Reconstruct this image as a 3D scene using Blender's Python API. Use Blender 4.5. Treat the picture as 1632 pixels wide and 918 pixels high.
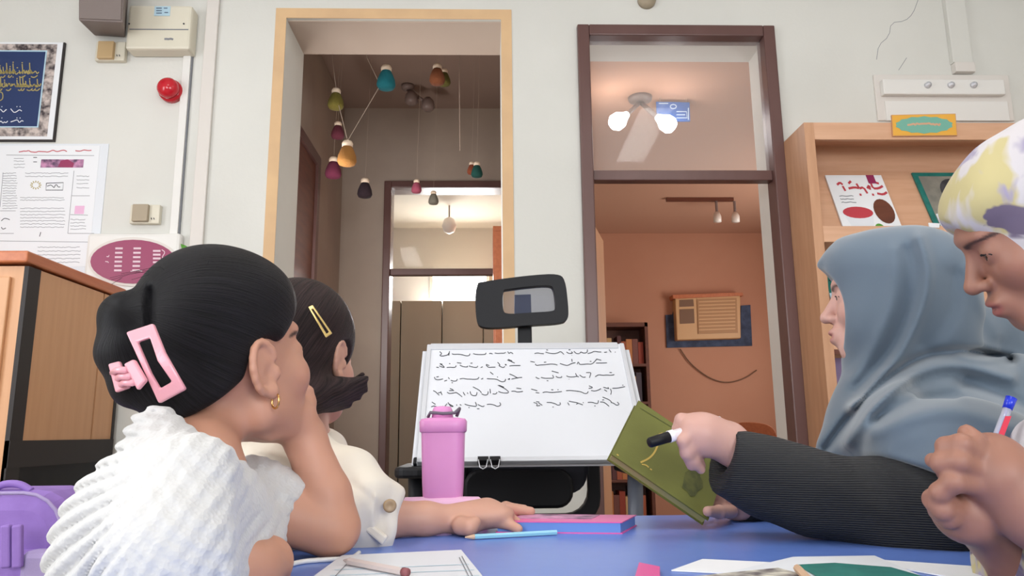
import bpy, math, random
import numpy as np
from mathutils import Vector, Matrix

random.seed(7); np.random.seed(7)
for o in list(bpy.data.objects): bpy.data.objects.remove(o)
scene = bpy.context.scene
COL = scene.collection

# ------------------------------------------------------------------ camera, world, light, exposure
FPX = 1200.0
CAM = Vector((0.0, 0.0, 0.87))
PITCH, YAW, ROLL = math.radians(10.9), math.radians(-1.8), math.radians(-0.6)
CROT = Matrix.Rotation(YAW, 3, 'Z') @ Matrix.Rotation(math.pi/2 + PITCH, 3, 'X') @ Matrix.Rotation(ROLL, 3, 'Z')
cd = bpy.data.cameras.new('camera'); cam = bpy.data.objects.new('camera', cd); COL.objects.link(cam)
cd.sensor_width = 36.0; cd.lens = FPX/1632*36.0; cd.clip_start = 0.02; cd.clip_end = 60
cam.matrix_world = Matrix.Translation(CAM) @ CROT.to_4x4()
scene.camera = cam
scene.view_settings.view_transform = 'Standard'; scene.view_settings.look = 'None'
scene.view_settings.gamma = 1.0; scene.view_settings.use_curve_mapping = False
scene.view_settings.exposure = 0.12
world = bpy.data.worlds.new('world'); scene.world = world; world.use_nodes = True
world.node_tree.nodes['Background'].inputs[0].default_value = (0.75, 0.85, 1.0, 1)
world.node_tree.nodes['Background'].inputs[1].default_value = 0.8

def area_light(name, loc, target, sx, sy, power, col):
    l = bpy.data.lights.new(name, 'AREA'); l.shape = 'RECTANGLE'; l.size = sx; l.size_y = sy
    l.energy = power; l.color = col
    o = bpy.data.objects.new(name, l); COL.objects.link(o); o.location = loc
    o.rotation_euler = (Vector(target)-Vector(loc)).to_track_quat('-Z', 'Y').to_euler()
    return o
# daylight entering by the two windows of the wall behind the camera and the window in the wall to the left
area_light('window_daylight', (-1.45, -2.42, 1.75), (-1.2, 2.0, 1.2), 1.4, 1.4, 44, (0.96, 0.98, 1.0))
area_light('window_daylight', (1.45, -2.42, 1.75), (1.2, 2.0, 1.2), 1.4, 1.4, 44, (0.96, 0.98, 1.0))
area_light('window_daylight', (-3.1, 0.6, 1.75), (0.0, 0.9, 1.0), 1.5, 1.4, 28, (0.97, 0.99, 1.0))

# ------------------------------------------------------------------ pixel helpers (rays of this camera met with real planes)
def ray(px, py):
    return CROT @ Vector(((px-816)/FPX, -(py-459)/FPX, -1.0))
def W(px, py, Y):
    d = ray(px, py); return CAM + d*((Y-CAM.y)/d.y)
def WZ(px, py, Z):
    d = ray(px, py); return CAM + d*((Z-CAM.z)/d.z)
def WX(px, py, X):
    d = ray(px, py); return CAM + d*((X-CAM.x)/d.x)
def WP(px, py, o, n):
    d = ray(px, py); return CAM + d*((o-CAM).dot(n)/d.dot(n))

# ------------------------------------------------------------------ materials
def lin(c):
    r = []
    for v in c[:3]:
        v = v/255.0
        r.append(v/12.92 if v <= 0.04045 else ((v+0.055)/1.055)**2.4)
    return (r[0], r[1], r[2], 1.0)
MATS = {}
def mat(name, rgb, rough=0.6, metal=0.0, noise=None, bump=None, trans=0.0, emit=None, spec=0.5, alpha=1.0, sheen=0.0, sss=0.0, attr=None):
    m = bpy.data.materials.new(name); m.use_nodes = True; nt = m.node_tree
    b = nt.nodes['Principled BSDF']
    b.inputs['Base Color'].default_value = lin(rgb); b.inputs['Roughness'].default_value = rough
    b.inputs['Metallic'].default_value = metal; b.inputs['Specular IOR Level'].default_value = spec
    b.inputs['Transmission Weight'].default_value = trans; b.inputs['Alpha'].default_value = alpha
    if sheen: b.inputs['Sheen Weight'].default_value = sheen
    if sss:
        b.inputs['Subsurface Weight'].default_value = sss
        b.inputs['Subsurface Radius'].default_value = (0.010, 0.004, 0.002); b.inputs['Subsurface Scale'].default_value = 0.5
    if emit:
        b.inputs['Emission Color'].default_value = lin(emit[0]); b.inputs['Emission Strength'].default_value = emit[1]
    tc = nt.nodes.new('ShaderNodeTexCoord')
    if attr:
        at = nt.nodes.new('ShaderNodeAttribute'); at.attribute_name = attr
        nt.links.new(at.outputs['Color'], b.inputs['Base Color'])
    if noise:   # (scale, rgb2, stretch xyz)
        sc, rgb2, st = noise
        mp = nt.nodes.new('ShaderNodeMapping'); mp.inputs['Scale'].default_value = st
        nz = nt.nodes.new('ShaderNodeTexNoise'); nz.inputs['Scale'].default_value = sc; nz.inputs['Detail'].default_value = 5
        mx = nt.nodes.new('ShaderNodeMix'); mx.data_type = 'RGBA'
        mx.inputs[6].default_value = lin(rgb); mx.inputs[7].default_value = lin(rgb2)
        rp = nt.nodes.new('ShaderNodeMapRange'); rp.inputs[1].default_value = 0.35; rp.inputs[2].default_value = 0.65
        nt.links.new(tc.outputs['Object'], mp.inputs[0]); nt.links.new(mp.outputs[0], nz.inputs['Vector'])
        nt.links.new(nz.outputs['Fac'], rp.inputs[0]); nt.links.new(rp.outputs[0], mx.inputs[0])
        if attr:
            mx.blend_type = 'MULTIPLY'; mx.inputs[7].default_value = lin(rgb2)
            nt.links.new(at.outputs['Color'], mx.inputs[6])
        nt.links.new(mx.outputs[2], b.inputs['Base Color'])
    if bump:    # (kind, scale, strength, stretch, distance)
        kind, sc, stg, st, dist = bump
        mp2 = nt.nodes.new('ShaderNodeMapping'); mp2.inputs['Scale'].default_value = st
        nt.links.new(tc.outputs['Object'], mp2.inputs[0])
        if kind == 'noise':
            n2 = nt.nodes.new('ShaderNodeTexNoise'); n2.inputs['Scale'].default_value = sc; n2.inputs['Detail'].default_value = 4; out = n2.outputs['Fac']
        elif kind == 'voronoi':
            n2 = nt.nodes.new('ShaderNodeTexVoronoi'); n2.inputs['Scale'].default_value = sc; out = n2.outputs['Distance']
        else:
            n2 = nt.nodes.new('ShaderNodeTexWave'); n2.bands_direction = kind[-1].upper(); n2.inputs['Scale'].default_value = sc
            n2.inputs['Distortion'].default_value = 1.5; n2.inputs['Detail Scale'].default_value = 0.3; out = n2.outputs['Fac']
        nt.links.new(mp2.outputs[0], n2.inputs['Vector'])
        bp = nt.nodes.new('ShaderNodeBump'); bp.inputs['Strength'].default_value = stg; bp.inputs['Distance'].default_value = dist
        nt.links.new(out, bp.inputs['Height']); nt.links.new(bp.outputs[0], b.inputs['Normal'])
    MATS[name] = m
    return m

mat('wall', (222, 221, 215), 0.85, noise=(1.3, (213, 212, 206), (1, 1, 1)), bump=('noise', 60, 0.06, (1, 1, 1), 0.01))
mat('wall_trim', (222, 216, 210), 0.6)
mat('band', (222, 186, 142), 0.75, noise=(6, (212, 176, 136), (1, 1, 1)))
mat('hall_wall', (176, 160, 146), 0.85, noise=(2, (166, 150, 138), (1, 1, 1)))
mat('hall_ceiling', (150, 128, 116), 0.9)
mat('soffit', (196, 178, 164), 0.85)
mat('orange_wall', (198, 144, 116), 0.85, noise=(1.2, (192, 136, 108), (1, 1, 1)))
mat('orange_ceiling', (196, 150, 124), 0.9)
mat('brown_metal', (104, 74, 70), 0.35, noise=(5, (96, 66, 62), (1, 1, 0.2)))
mat('floor', (150, 140, 128), 0.5, noise=(3, (138, 128, 118), (1, 1, 1)))
mat('ceiling', (232, 230, 226), 0.9)
mat('glass', (240, 235, 230), 0.03, trans=0.0, alpha=0.12)
mat('wood', (210, 158, 116), 0.45, noise=(5, (204, 152, 110), (8, 8, 0.6)))
mat('wood_shelf', (218, 172, 140), 0.5, noise=(5, (210, 162, 130), (0.8, 8, 8)))
mat('wood_side', (200, 152, 118), 0.5, noise=(5, (190, 142, 108), (8, 8, 0.7)))
mat('wood_red', (196, 116, 74), 0.4, noise=(6, (184, 104, 66), (8, 1, 8)))
mat('black_frame', (42, 36, 36), 0.6)
mat('blue_table', (98, 130, 210), 0.30, noise=(40, (102, 134, 212), (1, 1, 1)))
mat('table_edge', (38, 54, 110), 0.5)
mat('white_plastic', (232, 230, 226), 0.4)
mat('cream_plastic', (222, 216, 198), 0.45)
mat('beige_box', (196, 166, 122), 0.5)
mat('taupe_box', (172, 158, 136), 0.6)
mat('speaker', (128, 116, 112), 0.7, bump=('noise', 300, 0.3, (1, 1, 1), 0.003))
mat('red_plastic', (196, 28, 44), 0.12)
mat('paper', (236, 238, 242), 0.6)
mat('paper2', (226, 230, 236), 0.5)
mat('navy', (26, 48, 96), 0.6)
mat('gold_ink', (176, 160, 96), 0.5)
mat('white_ink', (230, 232, 240), 0.6)
mat('lightblue', (186, 216, 232), 0.6)
mat('pattern', (206, 192, 186), 0.6, noise=(38, (60, 50, 54), (1, 1, 1)))
mat('ink', (40, 42, 50), 0.7)
mat('grey_ink', (128, 130, 136), 0.7)
mat('red_ink', (190, 62, 74), 0.7)
mat('magenta', (150, 48, 92), 0.4)
mat('pale_ink', (226, 198, 210), 0.6)
mat('black_plastic', (15, 15, 20), 0.5, spec=0.3)
mat('dark_mesh', (30, 32, 44), 0.7, bump=('noise', 500, 0.4, (1, 1, 1), 0.002))
mat('mesh_net', (70, 76, 100), 0.7, alpha=0.62)
mat('grey_post', (96, 100, 112), 0.4)
mat('board_white', (218, 220, 226), 0.25)
mat('alu', (212, 214, 220), 0.35, metal=0.3)
mat('pink_bottle', (226, 150, 206), 0.38, noise=(9, (220, 144, 200), (1, 1, 1)))
mat('grey_loop', (104, 96, 110), 0.5)
mat('pink_cover', (226, 84, 160), 0.35)
mat('blue_pages', (96, 136, 206), 0.5)
mat('pale_pink', (232, 184, 216), 0.5)
mat('cover_print', (92, 66, 96), 0.5, noise=(40, (214, 150, 190), (1, 1, 1)))
mat('pencil_teal', (140, 196, 214), 0.4)
mat('pencil_wood', (206, 172, 142), 0.6)
mat('pencil_grey', (206, 192, 188), 0.4)
mat('eraser', (140, 80, 84), 0.6)
mat('olive', (98, 100, 40), 0.6, noise=(12, (106, 108, 46), (1, 1, 1)), bump=('noise', 400, 0.15, (1, 1, 1), 0.001))
mat('olive_dark', (66, 70, 32), 0.7, noise=(60, (92, 94, 42), (1, 1, 1)))
mat('gold', (206, 176, 92), 0.35, metal=0.4)
mat('book_pages', (150, 142, 92), 0.7)
mat('marker_white', (232, 226, 232), 0.3)
mat('pen_blue', (24, 48, 190), 0.25)
mat('pen_clear', (196, 196, 210), 0.1, alpha=0.6)
mat('pen_red', (206, 36, 66), 0.4)
mat('teal_print', (32, 124, 114), 0.5, noise=(30, (24, 106, 100), (1, 1, 1)))
mat('sketch', (214, 210, 196), 0.6, noise=(45, (96, 88, 92), (1, 1, 1)))
mat('purple', (142, 110, 184), 0.75, noise=(30, (134, 102, 176), (1, 1, 1)), bump=('noise', 700, 0.3, (1, 1, 1), 0.001))
mat('lavender', (158, 142, 184), 0.75, bump=('noise', 700, 0.3, (1, 1, 1), 0.001))
mat('blue_chair', (52, 92, 164), 0.45)
mat('leaf', (84, 150, 48), 0.45)
mat('terracotta', (170, 92, 62), 0.8)
mat('ac_body', (206, 160, 112), 0.5)
mat('ac_dark', (120, 86, 62), 0.6)
mat('ac_grille', (176, 130, 88), 0.6)
mat('blue_board', (70, 82, 108), 0.8, noise=(14, (50, 58, 80), (1, 1, 1)))
mat('dark_wood', (110, 62, 44), 0.5, noise=(6, (96, 52, 38), (1, 1, 6)))
mat('lamp_metal', (130, 112, 106), 0.4)
mat('bulb', (255, 250, 245), 0.4, emit=((255, 250, 245), 14))
mat('bulb_off', (226, 214, 202), 0.3)
mat('sign_blue', (40, 96, 176), 0.4)
mat('sign_white', (190, 216, 240), 0.5)
mat('sky_pane', (255, 255, 255), 0.5, emit=((255, 255, 255), 5))
mat('day_pane', (255, 255, 255), 0.5, emit=((240, 246, 255), 3))
mat('far_panel', (184, 172, 152), 0.8)
mat('far_wall', (196, 188, 172), 0.85)
mat('cord', (170, 150, 136), 0.8)
mat('tube_light', (255, 255, 255), 0.5, emit=((255, 252, 245), 4))
mat('pink_clip', (232, 164, 176), 0.3)
mat('clip_gold', (226, 196, 120), 0.35, metal=0.3)
mat('earring', (226, 176, 110), 0.2, metal=0.9)
mat('button', (158, 132, 100), 0.4)
mat('eye_white', (196, 184, 178), 0.2)
mat('iris', (44, 28, 22), 0.1)
mat('lash', (26, 20, 22), 0.8)
mat('dress', (52, 54, 70), 0.85)
mat('stool', (120, 84, 58), 0.5)
mat('skin_a', (200, 140, 108), 0.5, attr='tint', sss=0.12)
mat('knit', (200, 199, 198), 0.9, bump=('voronoi', 230, 0.4, (1, 1, 1), 0.002), sheen=0.3)
mat('cream_shirt', (232, 222, 206), 0.9, bump=('noise', 90, 0.25, (1, 1, 1), 0.002), sheen=0.2)
mat('hijab_grey', (90, 105, 120), 0.7, bump=('noise', 900, 0.12, (1, 1, 1), 0.0005), sheen=0.4)
mat('coat', (20, 21, 25), 0.7, bump=('wavez', 105, 0.7, (0.25, 0.1, 1), 0.002), sheen=0.03)
def hair_mat(name, rgb):
    m = mat(name, rgb, 0.5, spec=0.25); nt = m.node_tree; b = nt.nodes['Principled BSDF']
    at = nt.nodes.new('ShaderNodeAttribute'); at.attribute_name = 'strand'
    mp = nt.nodes.new('ShaderNodeMapping'); mp.inputs['Scale'].default_value = (42, 1.3, 1)
    nz = nt.nodes.new('ShaderNodeTexNoise'); nz.inputs['Scale'].default_value = 1.0; nz.inputs['Detail'].default_value = 8; nz.inputs['Roughness'].default_value = 0.7
    bp = nt.nodes.new('ShaderNodeBump'); bp.inputs['Strength'].default_value = 1.0; bp.inputs['Distance'].default_value = 0.006
    nt.links.new(at.outputs['Vector'], mp.inputs[0]); nt.links.new(mp.outputs[0], nz.inputs['Vector'])
    nt.links.new(nz.outputs['Fac'], bp.inputs['Height']); nt.links.new(bp.outputs[0], b.inputs['Normal'])
    rp = nt.nodes.new('ShaderNodeMapRange'); rp.inputs[1].default_value = 0.4; rp.inputs[2].default_value = 0.75
    mx = nt.nodes.new('ShaderNodeMix'); mx.data_type = 'RGBA'; mx.inputs[6].default_value = lin(rgb); mx.inputs[7].default_value = lin(tuple(v_*2.6+6 for v_ in rgb))
    nt.links.new(nz.outputs['Fac'], rp.inputs[0]); nt.links.new(rp.outputs[0], mx.inputs[0]); nt.links.new(mx.outputs[2], b.inputs['Base Color'])
    return m
hair_mat('hair_black', (13, 12, 15)); hair_mat('hair_brown', (30, 22, 22))
def floral(name):
    m = mat(name, (196, 190, 192), 0.8, sheen=0.1); nt = m.node_tree; b = nt.nodes['Principled BSDF']
    tc = nt.nodes.new('ShaderNodeTexCoord')
    def layer(scale, seed, prev, rgb, lo, hi, detail=3):
        mp = nt.nodes.new('ShaderNodeMapping'); mp.inputs['Location'].default_value = (seed, seed*1.7, seed*0.3); mp.inputs['Scale'].default_value = (1, 1, 0.6)
        nz = nt.nodes.new('ShaderNodeTexNoise'); nz.inputs['Scale'].default_value = scale; nz.inputs['Detail'].default_value = detail; nz.inputs['Distortion'].default_value = 0.8
        rp = nt.nodes.new('ShaderNodeMapRange'); rp.inputs[1].default_value = lo; rp.inputs[2].default_value = hi
        mx = nt.nodes.new('ShaderNodeMix'); mx.data_type = 'RGBA'; mx.inputs[7].default_value = lin(rgb)
        nt.links.new(tc.outputs['Object'], mp.inputs[0]); nt.links.new(mp.outputs[0], nz.inputs['Vector'])
        nt.links.new(nz.outputs['Fac'], rp.inputs[0]); nt.links.new(rp.outputs[0], mx.inputs[0])
        if prev is None: mx.inputs[6].default_value = lin((196, 191, 194))
        else: nt.links.new(prev, mx.inputs[6])
        return mx.outputs[2]
    c = layer(14, 1.0, None, (186, 174, 126), 0.52, 0.58)
    c = layer(18, 5.0, c, (156, 148, 172), 0.53, 0.60)
    c = layer(22, 9.0, c, (104, 92, 114), 0.62, 0.66)
    nt.links.new(c, b.inputs['Base Color'])
floral('floral')

# ------------------------------------------------------------------ mesh builders
def link(name, me, material, parent=None, smooth=False, bevel=0.0):
    o = bpy.data.objects.new(name, me); COL.objects.link(o)
    if material: me.materials.append(MATS[material])
    if smooth: me.polygons.foreach_set('use_smooth', [True]*len(me.polygons))
    if bevel:
        b = o.modifiers.new('bevel', 'BEVEL'); b.width = bevel; b.segments = 2; b.limit_method = 'ANGLE'
    if parent is not None:
        o.parent = parent; o.matrix_parent_inverse = Matrix.Translation(parent['_w']).inverted() if '_w' in parent.keys() else Matrix()
    return o
class MB:
    def __init__(s): s.v = []; s.f = []
    def prism(s, pts, vec):
        n = len(pts); k = len(s.v); vec = Vector(vec)
        s.v += [tuple(p) for p in pts] + [tuple(Vector(p)+vec) for p in pts]
        nrm = Vector((0, 0, 0))
        for i in range(n): nrm += Vector(pts[i]).cross(Vector(pts[(i+1) % n]))
        flip = nrm.dot(vec) > 0
        a = list(range(k, k+n)); b = list(range(k+n, k+2*n))
        fs = [a[::-1], b] + [[a[i], a[(i+1) % n], b[(i+1) % n], b[i]] for i in range(n)]
        s.f += fs if flip else [x[::-1] for x in fs]
        return s
    def box(s, x0, x1, y0, y1, z0, z1):
        x0, x1 = min(x0, x1), max(x0, x1); y0, y1 = min(y0, y1), max(y0, y1); z0, z1 = min(z0, z1), max(z0, z1)
        return s.prism([(x0, y0, z0), (x1, y0, z0), (x1, y1, z0), (x0, y1, z0)], (0, 0, z1-z0))
    def tube(s, pts, r, seg=8):
        pts = [Vector(p) for p in pts]; n = len(pts); k = len(s.v)
        rs = r if isinstance(r, (list, tuple)) else [r]*n
        ref = None
        for i, p in enumerate(pts):
            t = (pts[min(i+1, n-1)]-pts[max(i-1, 0)]).normalized()
            if ref is None: ref = t.orthogonal().normalized()
            ref = (ref - t*ref.dot(t)).normalized(); b = t.cross(ref)
            for j in range(seg):
                a = 2*math.pi*j/seg; s.v.append(tuple(p + (ref*math.cos(a)+b*math.sin(a))*rs[i]))
        for i in range(n-1):
            for j in range(seg):
                q = (j+1) % seg; s.f.append([k+i*seg+j, k+i*seg+q, k+(i+1)*seg+q, k+(i+1)*seg+j])
        s.f.append([k+j for j in range(seg)][::-1]); s.f.append([k+(n-1)*seg+j for j in range(seg)])
        return s
    def lathe(s, c, prof, seg=20, M=None):
        k = len(s.v); M = M or Matrix.Identity(3); c = Vector(c)
        for r, z in prof:
            for j in range(seg):
                a = 2*math.pi*j/seg; s.v.append(tuple(c + M @ Vector((r*math.cos(a), r*math.sin(a), z))))
        n = len(prof)
        for i in range(n-1):
            for j in range(seg):
                q = (j+1) % seg; s.f.append([k+i*seg+j, k+i*seg+q, k+(i+1)*seg+q, k+(i+1)*seg+j])
        s.f.append([k+j for j in range(seg)][::-1]); s.f.append([k+(n-1)*seg+j for j in range(seg)])
        return s
    def ell(s, c, r, seg=16, M=None):
        if not isinstance(r, (tuple, list)): r = (r, r, r)
        k = len(s.v); M = M or Matrix.Identity(3); c = Vector(c); h = seg//2
        for i in range(1, h):
            t = math.pi*i/h
            for j in range(seg):
                a = 2*math.pi*j/seg
                s.v.append(tuple(c + M @ Vector((r[0]*math.sin(t)*math.cos(a), r[1]*math.sin(t)*math.sin(a), r[2]*math.cos(t)))))
        top = len(s.v); s.v.append(tuple(c + M @ Vector((0, 0, r[2])))); s.v.append(tuple(c + M @ Vector((0, 0, -r[2]))))
        for i in range(h-2):
            for j in range(seg):
                q = (j+1) % seg; s.f.append([k+i*seg+j, k+(i+1)*seg+j, k+(i+1)*seg+q, k+i*seg+q])
        for j in range(seg):
            q = (j+1) % seg; s.f.append([top, k+j, k+q]); s.f.append([top+1, k+(h-2)*seg+q, k+(h-2)*seg+j])
        return s
    def build(s, name, material, parent=None, smooth=False, bevel=0.0):
        me = bpy.data.meshes.new(name); me.from_pydata(s.v, [], s.f); me.update()
        return link(name, me, material, parent, smooth, bevel)
def tag(o, label, cat, group=None):
    o['label'] = label; o['category'] = cat
    if group: o['group'] = group
    return o
def struct(o): o['kind'] = 'structure'; return o
def thing(name, label, cat, loc, group=None):
    o = bpy.data.objects.new(name, None); COL.objects.link(o); o.location = loc; o.empty_display_size = 0.05
    o['_w'] = Vector(loc); return tag(o, label, cat, group)
def structroot(name, loc):
    o = bpy.data.objects.new(name, None); COL.objects.link(o); o.location = loc; o['_w'] = Vector(loc); o['kind'] = 'structure'; return o
def ribbon(polys, fn, w):
    """flat inked strokes: polylines in 2D, mapped to 3D by fn(u, v)"""
    m = MB()
    for pl in polys:
        n = len(pl)
        if n == 1: pl = [(pl[0][0]-w*0.5, pl[0][1]), (pl[0][0]+w*0.5, pl[0][1])]; n = 2
        k = len(m.v)
        for i in range(n):
            a = pl[max(i-1, 0)]; b = pl[min(i+1, n-1)]
            dx, dy = b[0]-a[0], b[1]-a[1]; L = math.hypot(dx, dy) or 1
            nx, ny = -dy/L*w/2, dx/L*w/2
            m.v.append(tuple(fn(pl[i][0]+nx, pl[i][1]+ny))); m.v.append(tuple(fn(pl[i][0]-nx, pl[i][1]-ny)))
        for i in range(n-1): m.f.append([k+2*i, k+2*i+1, k+2*i+3, k+2*i+2])
    return m
def smooth_poly(pl, it=2):
    for _ in range(it):
        if len(pl) < 3: return pl
        q = [pl[0]]
        for a, b in zip(pl[:-1], pl[1:]):
            q += [(a[0]*.75+b[0]*.25, a[1]*.75+b[1]*.25), (a[0]*.25+b[0]*.75, a[1]*.25+b[1]*.75)]
        pl = q + [pl[-1]]
    return pl
def proj(P):
    """photo pixel of world points, used to lay cloth folds along drawn lines"""
    M = np.array([list(r) for r in CROT]); q = (P-np.array(CAM))@M; return 816-FPX*q[:, 0]/q[:, 2], 459+FPX*q[:, 1]/q[:, 2]
def fold_disp(lines):
    def f(P):
        px, py = proj(P); out = np.zeros(len(P))
        for pl, amp, w in lines:
            pl = smooth_poly(pl, 2); best = np.full(len(P), 1e9)
            for (ax, ay), (bx, by) in zip(pl[:-1], pl[1:]):
                L2 = (bx-ax)**2+(by-ay)**2+1e-9; t = np.clip(((px-ax)*(bx-ax)+(py-ay)*(by-ay))/L2, 0, 1)
                best = np.minimum(best, (px-ax-t*(bx-ax))**2+(py-ay-t*(by-ay))**2)
            out += amp*np.exp(-best/(w*w))
        return out
    return f
def wall_fn(Y, eps=0.0015):
    return lambda px, py: W(px, py, Y) - Vector((0, eps, 0))
def quadpx(m, pts, Y, depth):
    """pixel polygon on plane Y, extruded away from the camera"""
    return m.prism([W(x, y, Y) for x, y in pts], (0, depth, 0))
def squiggle(x0, x1, y, amp, rng, step=5.0):
    """an illegible line of small cursive marks"""
    pl = []; x = x0
    while x < x1:
        pl.append((x, y + rng.uniform(-amp, amp))); x += step*rng.uniform(0.5, 1.2)
    return smooth_poly(pl, 1)

# ------------------------------------------------------------------ the room
ZT = 0.72            # table top
WY, WB = 3.40, 3.75  # faces of the main wall
HC = 3.4
x = lambda px, py, Y: W(px, py, Y).x
z = lambda px, py, Y: W(px, py, Y).z
OL, OR, OT = x(447, 220, WY), x(800, 220, WY), z(620, 30, WY)      # passage opening
DL, DR, DT = x(925, 250, WY), x(1248, 250, WY), z(1080, 44, WY)    # door frame, outer
wr = structroot('wall_front', (0, WY, 0))
m = MB(); m.box(-3.2, OL, WY, WB, 0, HC); m.box(OL, OR, WY, WB, OT, HC); m.box(OR, DL, WY, WB, 0, HC); m.box(DL, DR, WY, WB, DT, HC); m.box(DR, 3.2, WY, WB, 0, HC)
m.build('masonry', 'wall', wr)
bw = 0.052
b = MB(); b.box(OL-bw, OL, WY-0.004, WY, 0, OT+bw); b.box(OL, OR, WY-0.004, WY, OT, OT+bw); b.box(OR, OR+bw, WY-0.004, WY, 0, OT+bw)
b.build('painted_band', 'band', wr)
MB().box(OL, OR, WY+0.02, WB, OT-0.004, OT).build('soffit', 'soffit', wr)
rng = random.Random(3)
cr = [(1463, 0), (1455, 22), (1442, 34), (1420, 36), (1417, 58), (1400, 72), (1397, 95)]
ribbon([smooth_poly(cr, 1), [(1445, 92), (1432, 112)]], wall_fn(WY, 0.0006), 0.8).build('plaster_crack', 'grey_ink', wr)
struct(MB().box(x(318, 200, WY), x(338, 200, WY), WY-0.02, WY, 0, HC).build('trim_1', 'wall_trim', None, bevel=0.004))
struct(MB().box(-3.2, 3.2, -2.5, 9.5, -0.05, 0).build('floor', 'floor'))
struct(MB().box(-3.2, 3.2, -2.5, WY, HC, HC+0.05).build('ceiling', 'ceiling'))
lw = structroot('wall_left', (-3.2, 0, 0))
m = MB(); m.box(-3.3, -3.2, -2.5, -0.2, 0, HC); m.box(-3.3, -3.2, 1.4, WY, 0, HC); m.box(-3.3, -3.2, -0.2, 1.4, 0, 1.0); m.box(-3.3, -3.2, -0.2, 1.4, 2.5, HC); m.build('masonry', 'wall', lw)
struct(MB().box(3.2, 3.3, -2.5, WB, 0, HC).build('wall_right', 'wall'))
bwl = structroot('wall_back', (0, -2.5, 0))
m = MB(); m.box(-3.2, 3.2, -2.6, -2.5, 0, 1.0); m.box(-3.2, 3.2, -2.6, -2.5, 2.5, HC)
for a, c in ((-3.2, -2.2), (-0.7, 0.7), (2.2, 3.2)): m.box(a, c, -2.6, -2.5, 1.0, 2.5)
m.build('masonry', 'wall', bwl)
def rear_window(name, cx):
    r = structroot(name, (cx, -2.55, 1.0))
    f = MB(); f.box(cx-.75, cx+.75, -2.58, -2.52, 1.0, 1.05); f.box(cx-.75, cx+.75, -2.58, -2.52, 2.45, 2.5)
    for q in (-.75, -.025, .70): f.box(cx+q, cx+q+.05, -2.58, -2.52, 1.05, 2.45)
    f.build('window_frame', 'white_plastic', r)
    for q in (-.7, .025): MB().box(cx+q, cx+q+.675, -2.56, -2.55, 1.05, 2.45).build('pane', 'day_pane', r)
rear_window('window_1', -1.45); rear_window('window_2', 1.45)
r = structroot('window_3', (-3.25, .6, 1.0)); f = MB()
f.box(-3.28, -3.22, -.2, 1.4, 1.0, 1.05); f.box(-3.28, -3.22, -.2, 1.4, 2.45, 2.5)
for q in (-.2, .575, 1.35): f.box(-3.28, -3.22, q, q+.05, 1.05, 2.45)
f.build('window_frame', 'white_plastic', r)
for q in (-.15, .625): MB().box(-3.26, -3.25, q, q+.725, 1.05, 2.45).build('pane', 'day_pane', r)
for i, cx in enumerate((-1.1, 1.3)):
    t = thing('ceiling_light', 'white fluorescent ceiling fitting over the ' + ('left' if i == 0 else 'right') + ' half of the room', 'lamp', (cx, 0.9, HC), 'fluorescent ceiling fittings')
    MB().box(cx-.1, cx+.1, .3, 1.5, HC-.05, HC).build('housing', 'white_plastic', t, bevel=.01)
    for q in (-.05, .05): MB().tube([(cx+q, .33, HC-.065), (cx+q, 1.47, HC-.065)], .014, 10).build('tube', 'tube_light', t, smooth=True)
    area_light('tube_glow', (cx, .9, HC-.09), (cx, .9, 0), .25, 1.15, 15, (1, .97, .93))

# hall behind the passage opening
HX = -1.13; HB = 5.6
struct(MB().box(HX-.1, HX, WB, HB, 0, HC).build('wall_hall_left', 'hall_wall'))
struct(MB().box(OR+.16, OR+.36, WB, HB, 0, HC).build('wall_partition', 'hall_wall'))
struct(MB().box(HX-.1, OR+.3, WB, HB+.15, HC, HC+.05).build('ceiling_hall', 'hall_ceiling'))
FL, FT = x(612, 350, HB), z(700, 290, HB); FR = FL+0.98; FM = z(700, 433, HB)
hb = structroot('wall_hall_back', (0, HB, 0))
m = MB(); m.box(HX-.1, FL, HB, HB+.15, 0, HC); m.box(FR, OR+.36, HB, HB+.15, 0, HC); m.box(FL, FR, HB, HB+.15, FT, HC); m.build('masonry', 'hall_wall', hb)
def door_frame(name, L, R, T, M_, Y, w, depth, mullion=0.05):
    r = structroot(name, ((L+R)/2, Y, 0))
    MB().box(L, L+w, Y-.03, Y+depth, 0, T).build('jamb', 'brown_metal', r, bevel=.006)
    MB().box(R-w, R, Y-.03, Y+depth, 0, T).build('jamb', 'brown_metal', r, bevel=.006)
    MB().box(L+w, R-w, Y-.03, Y+depth, T-w, T).build('head', 'brown_metal', r, bevel=.006)
    MB().box(L+w, R-w, Y, Y+.06, M_-mullion/2, M_+mullion/2).build('transom_bar', 'brown_metal', r, bevel=.004)
    MB().box(L+w, R-w, Y+.03, Y+.036, M_+mullion/2, T-w).build('transom_pane', 'glass', r)
    return r
door_frame('door_2', FL, FR, FT, FM, HB, .055, .16, .05)
# side door in the hall's left wall
r = structroot('door_3', (HX, 4.7, 0))
y0, y1 = 4.25, WX(503, 300, HX).y; tz = WX(503, 250, HX).z
MB().box(HX, HX+.03, y1-.07, y1, 0, tz).build('jamb', 'brown_metal', r); MB().box(HX, HX+.03, y0-.4, y0-.33, 0, tz).build('jamb', 'brown_metal', r)
MB().box(HX, HX+.03, y0-.33, y1-.07, tz-.07, tz).build('head', 'brown_metal', r)
MB().box(HX, HX+.012, y0-.33, y1-.07, 0, tz-.07).build('leaf', 'dark_wood', r)
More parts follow.
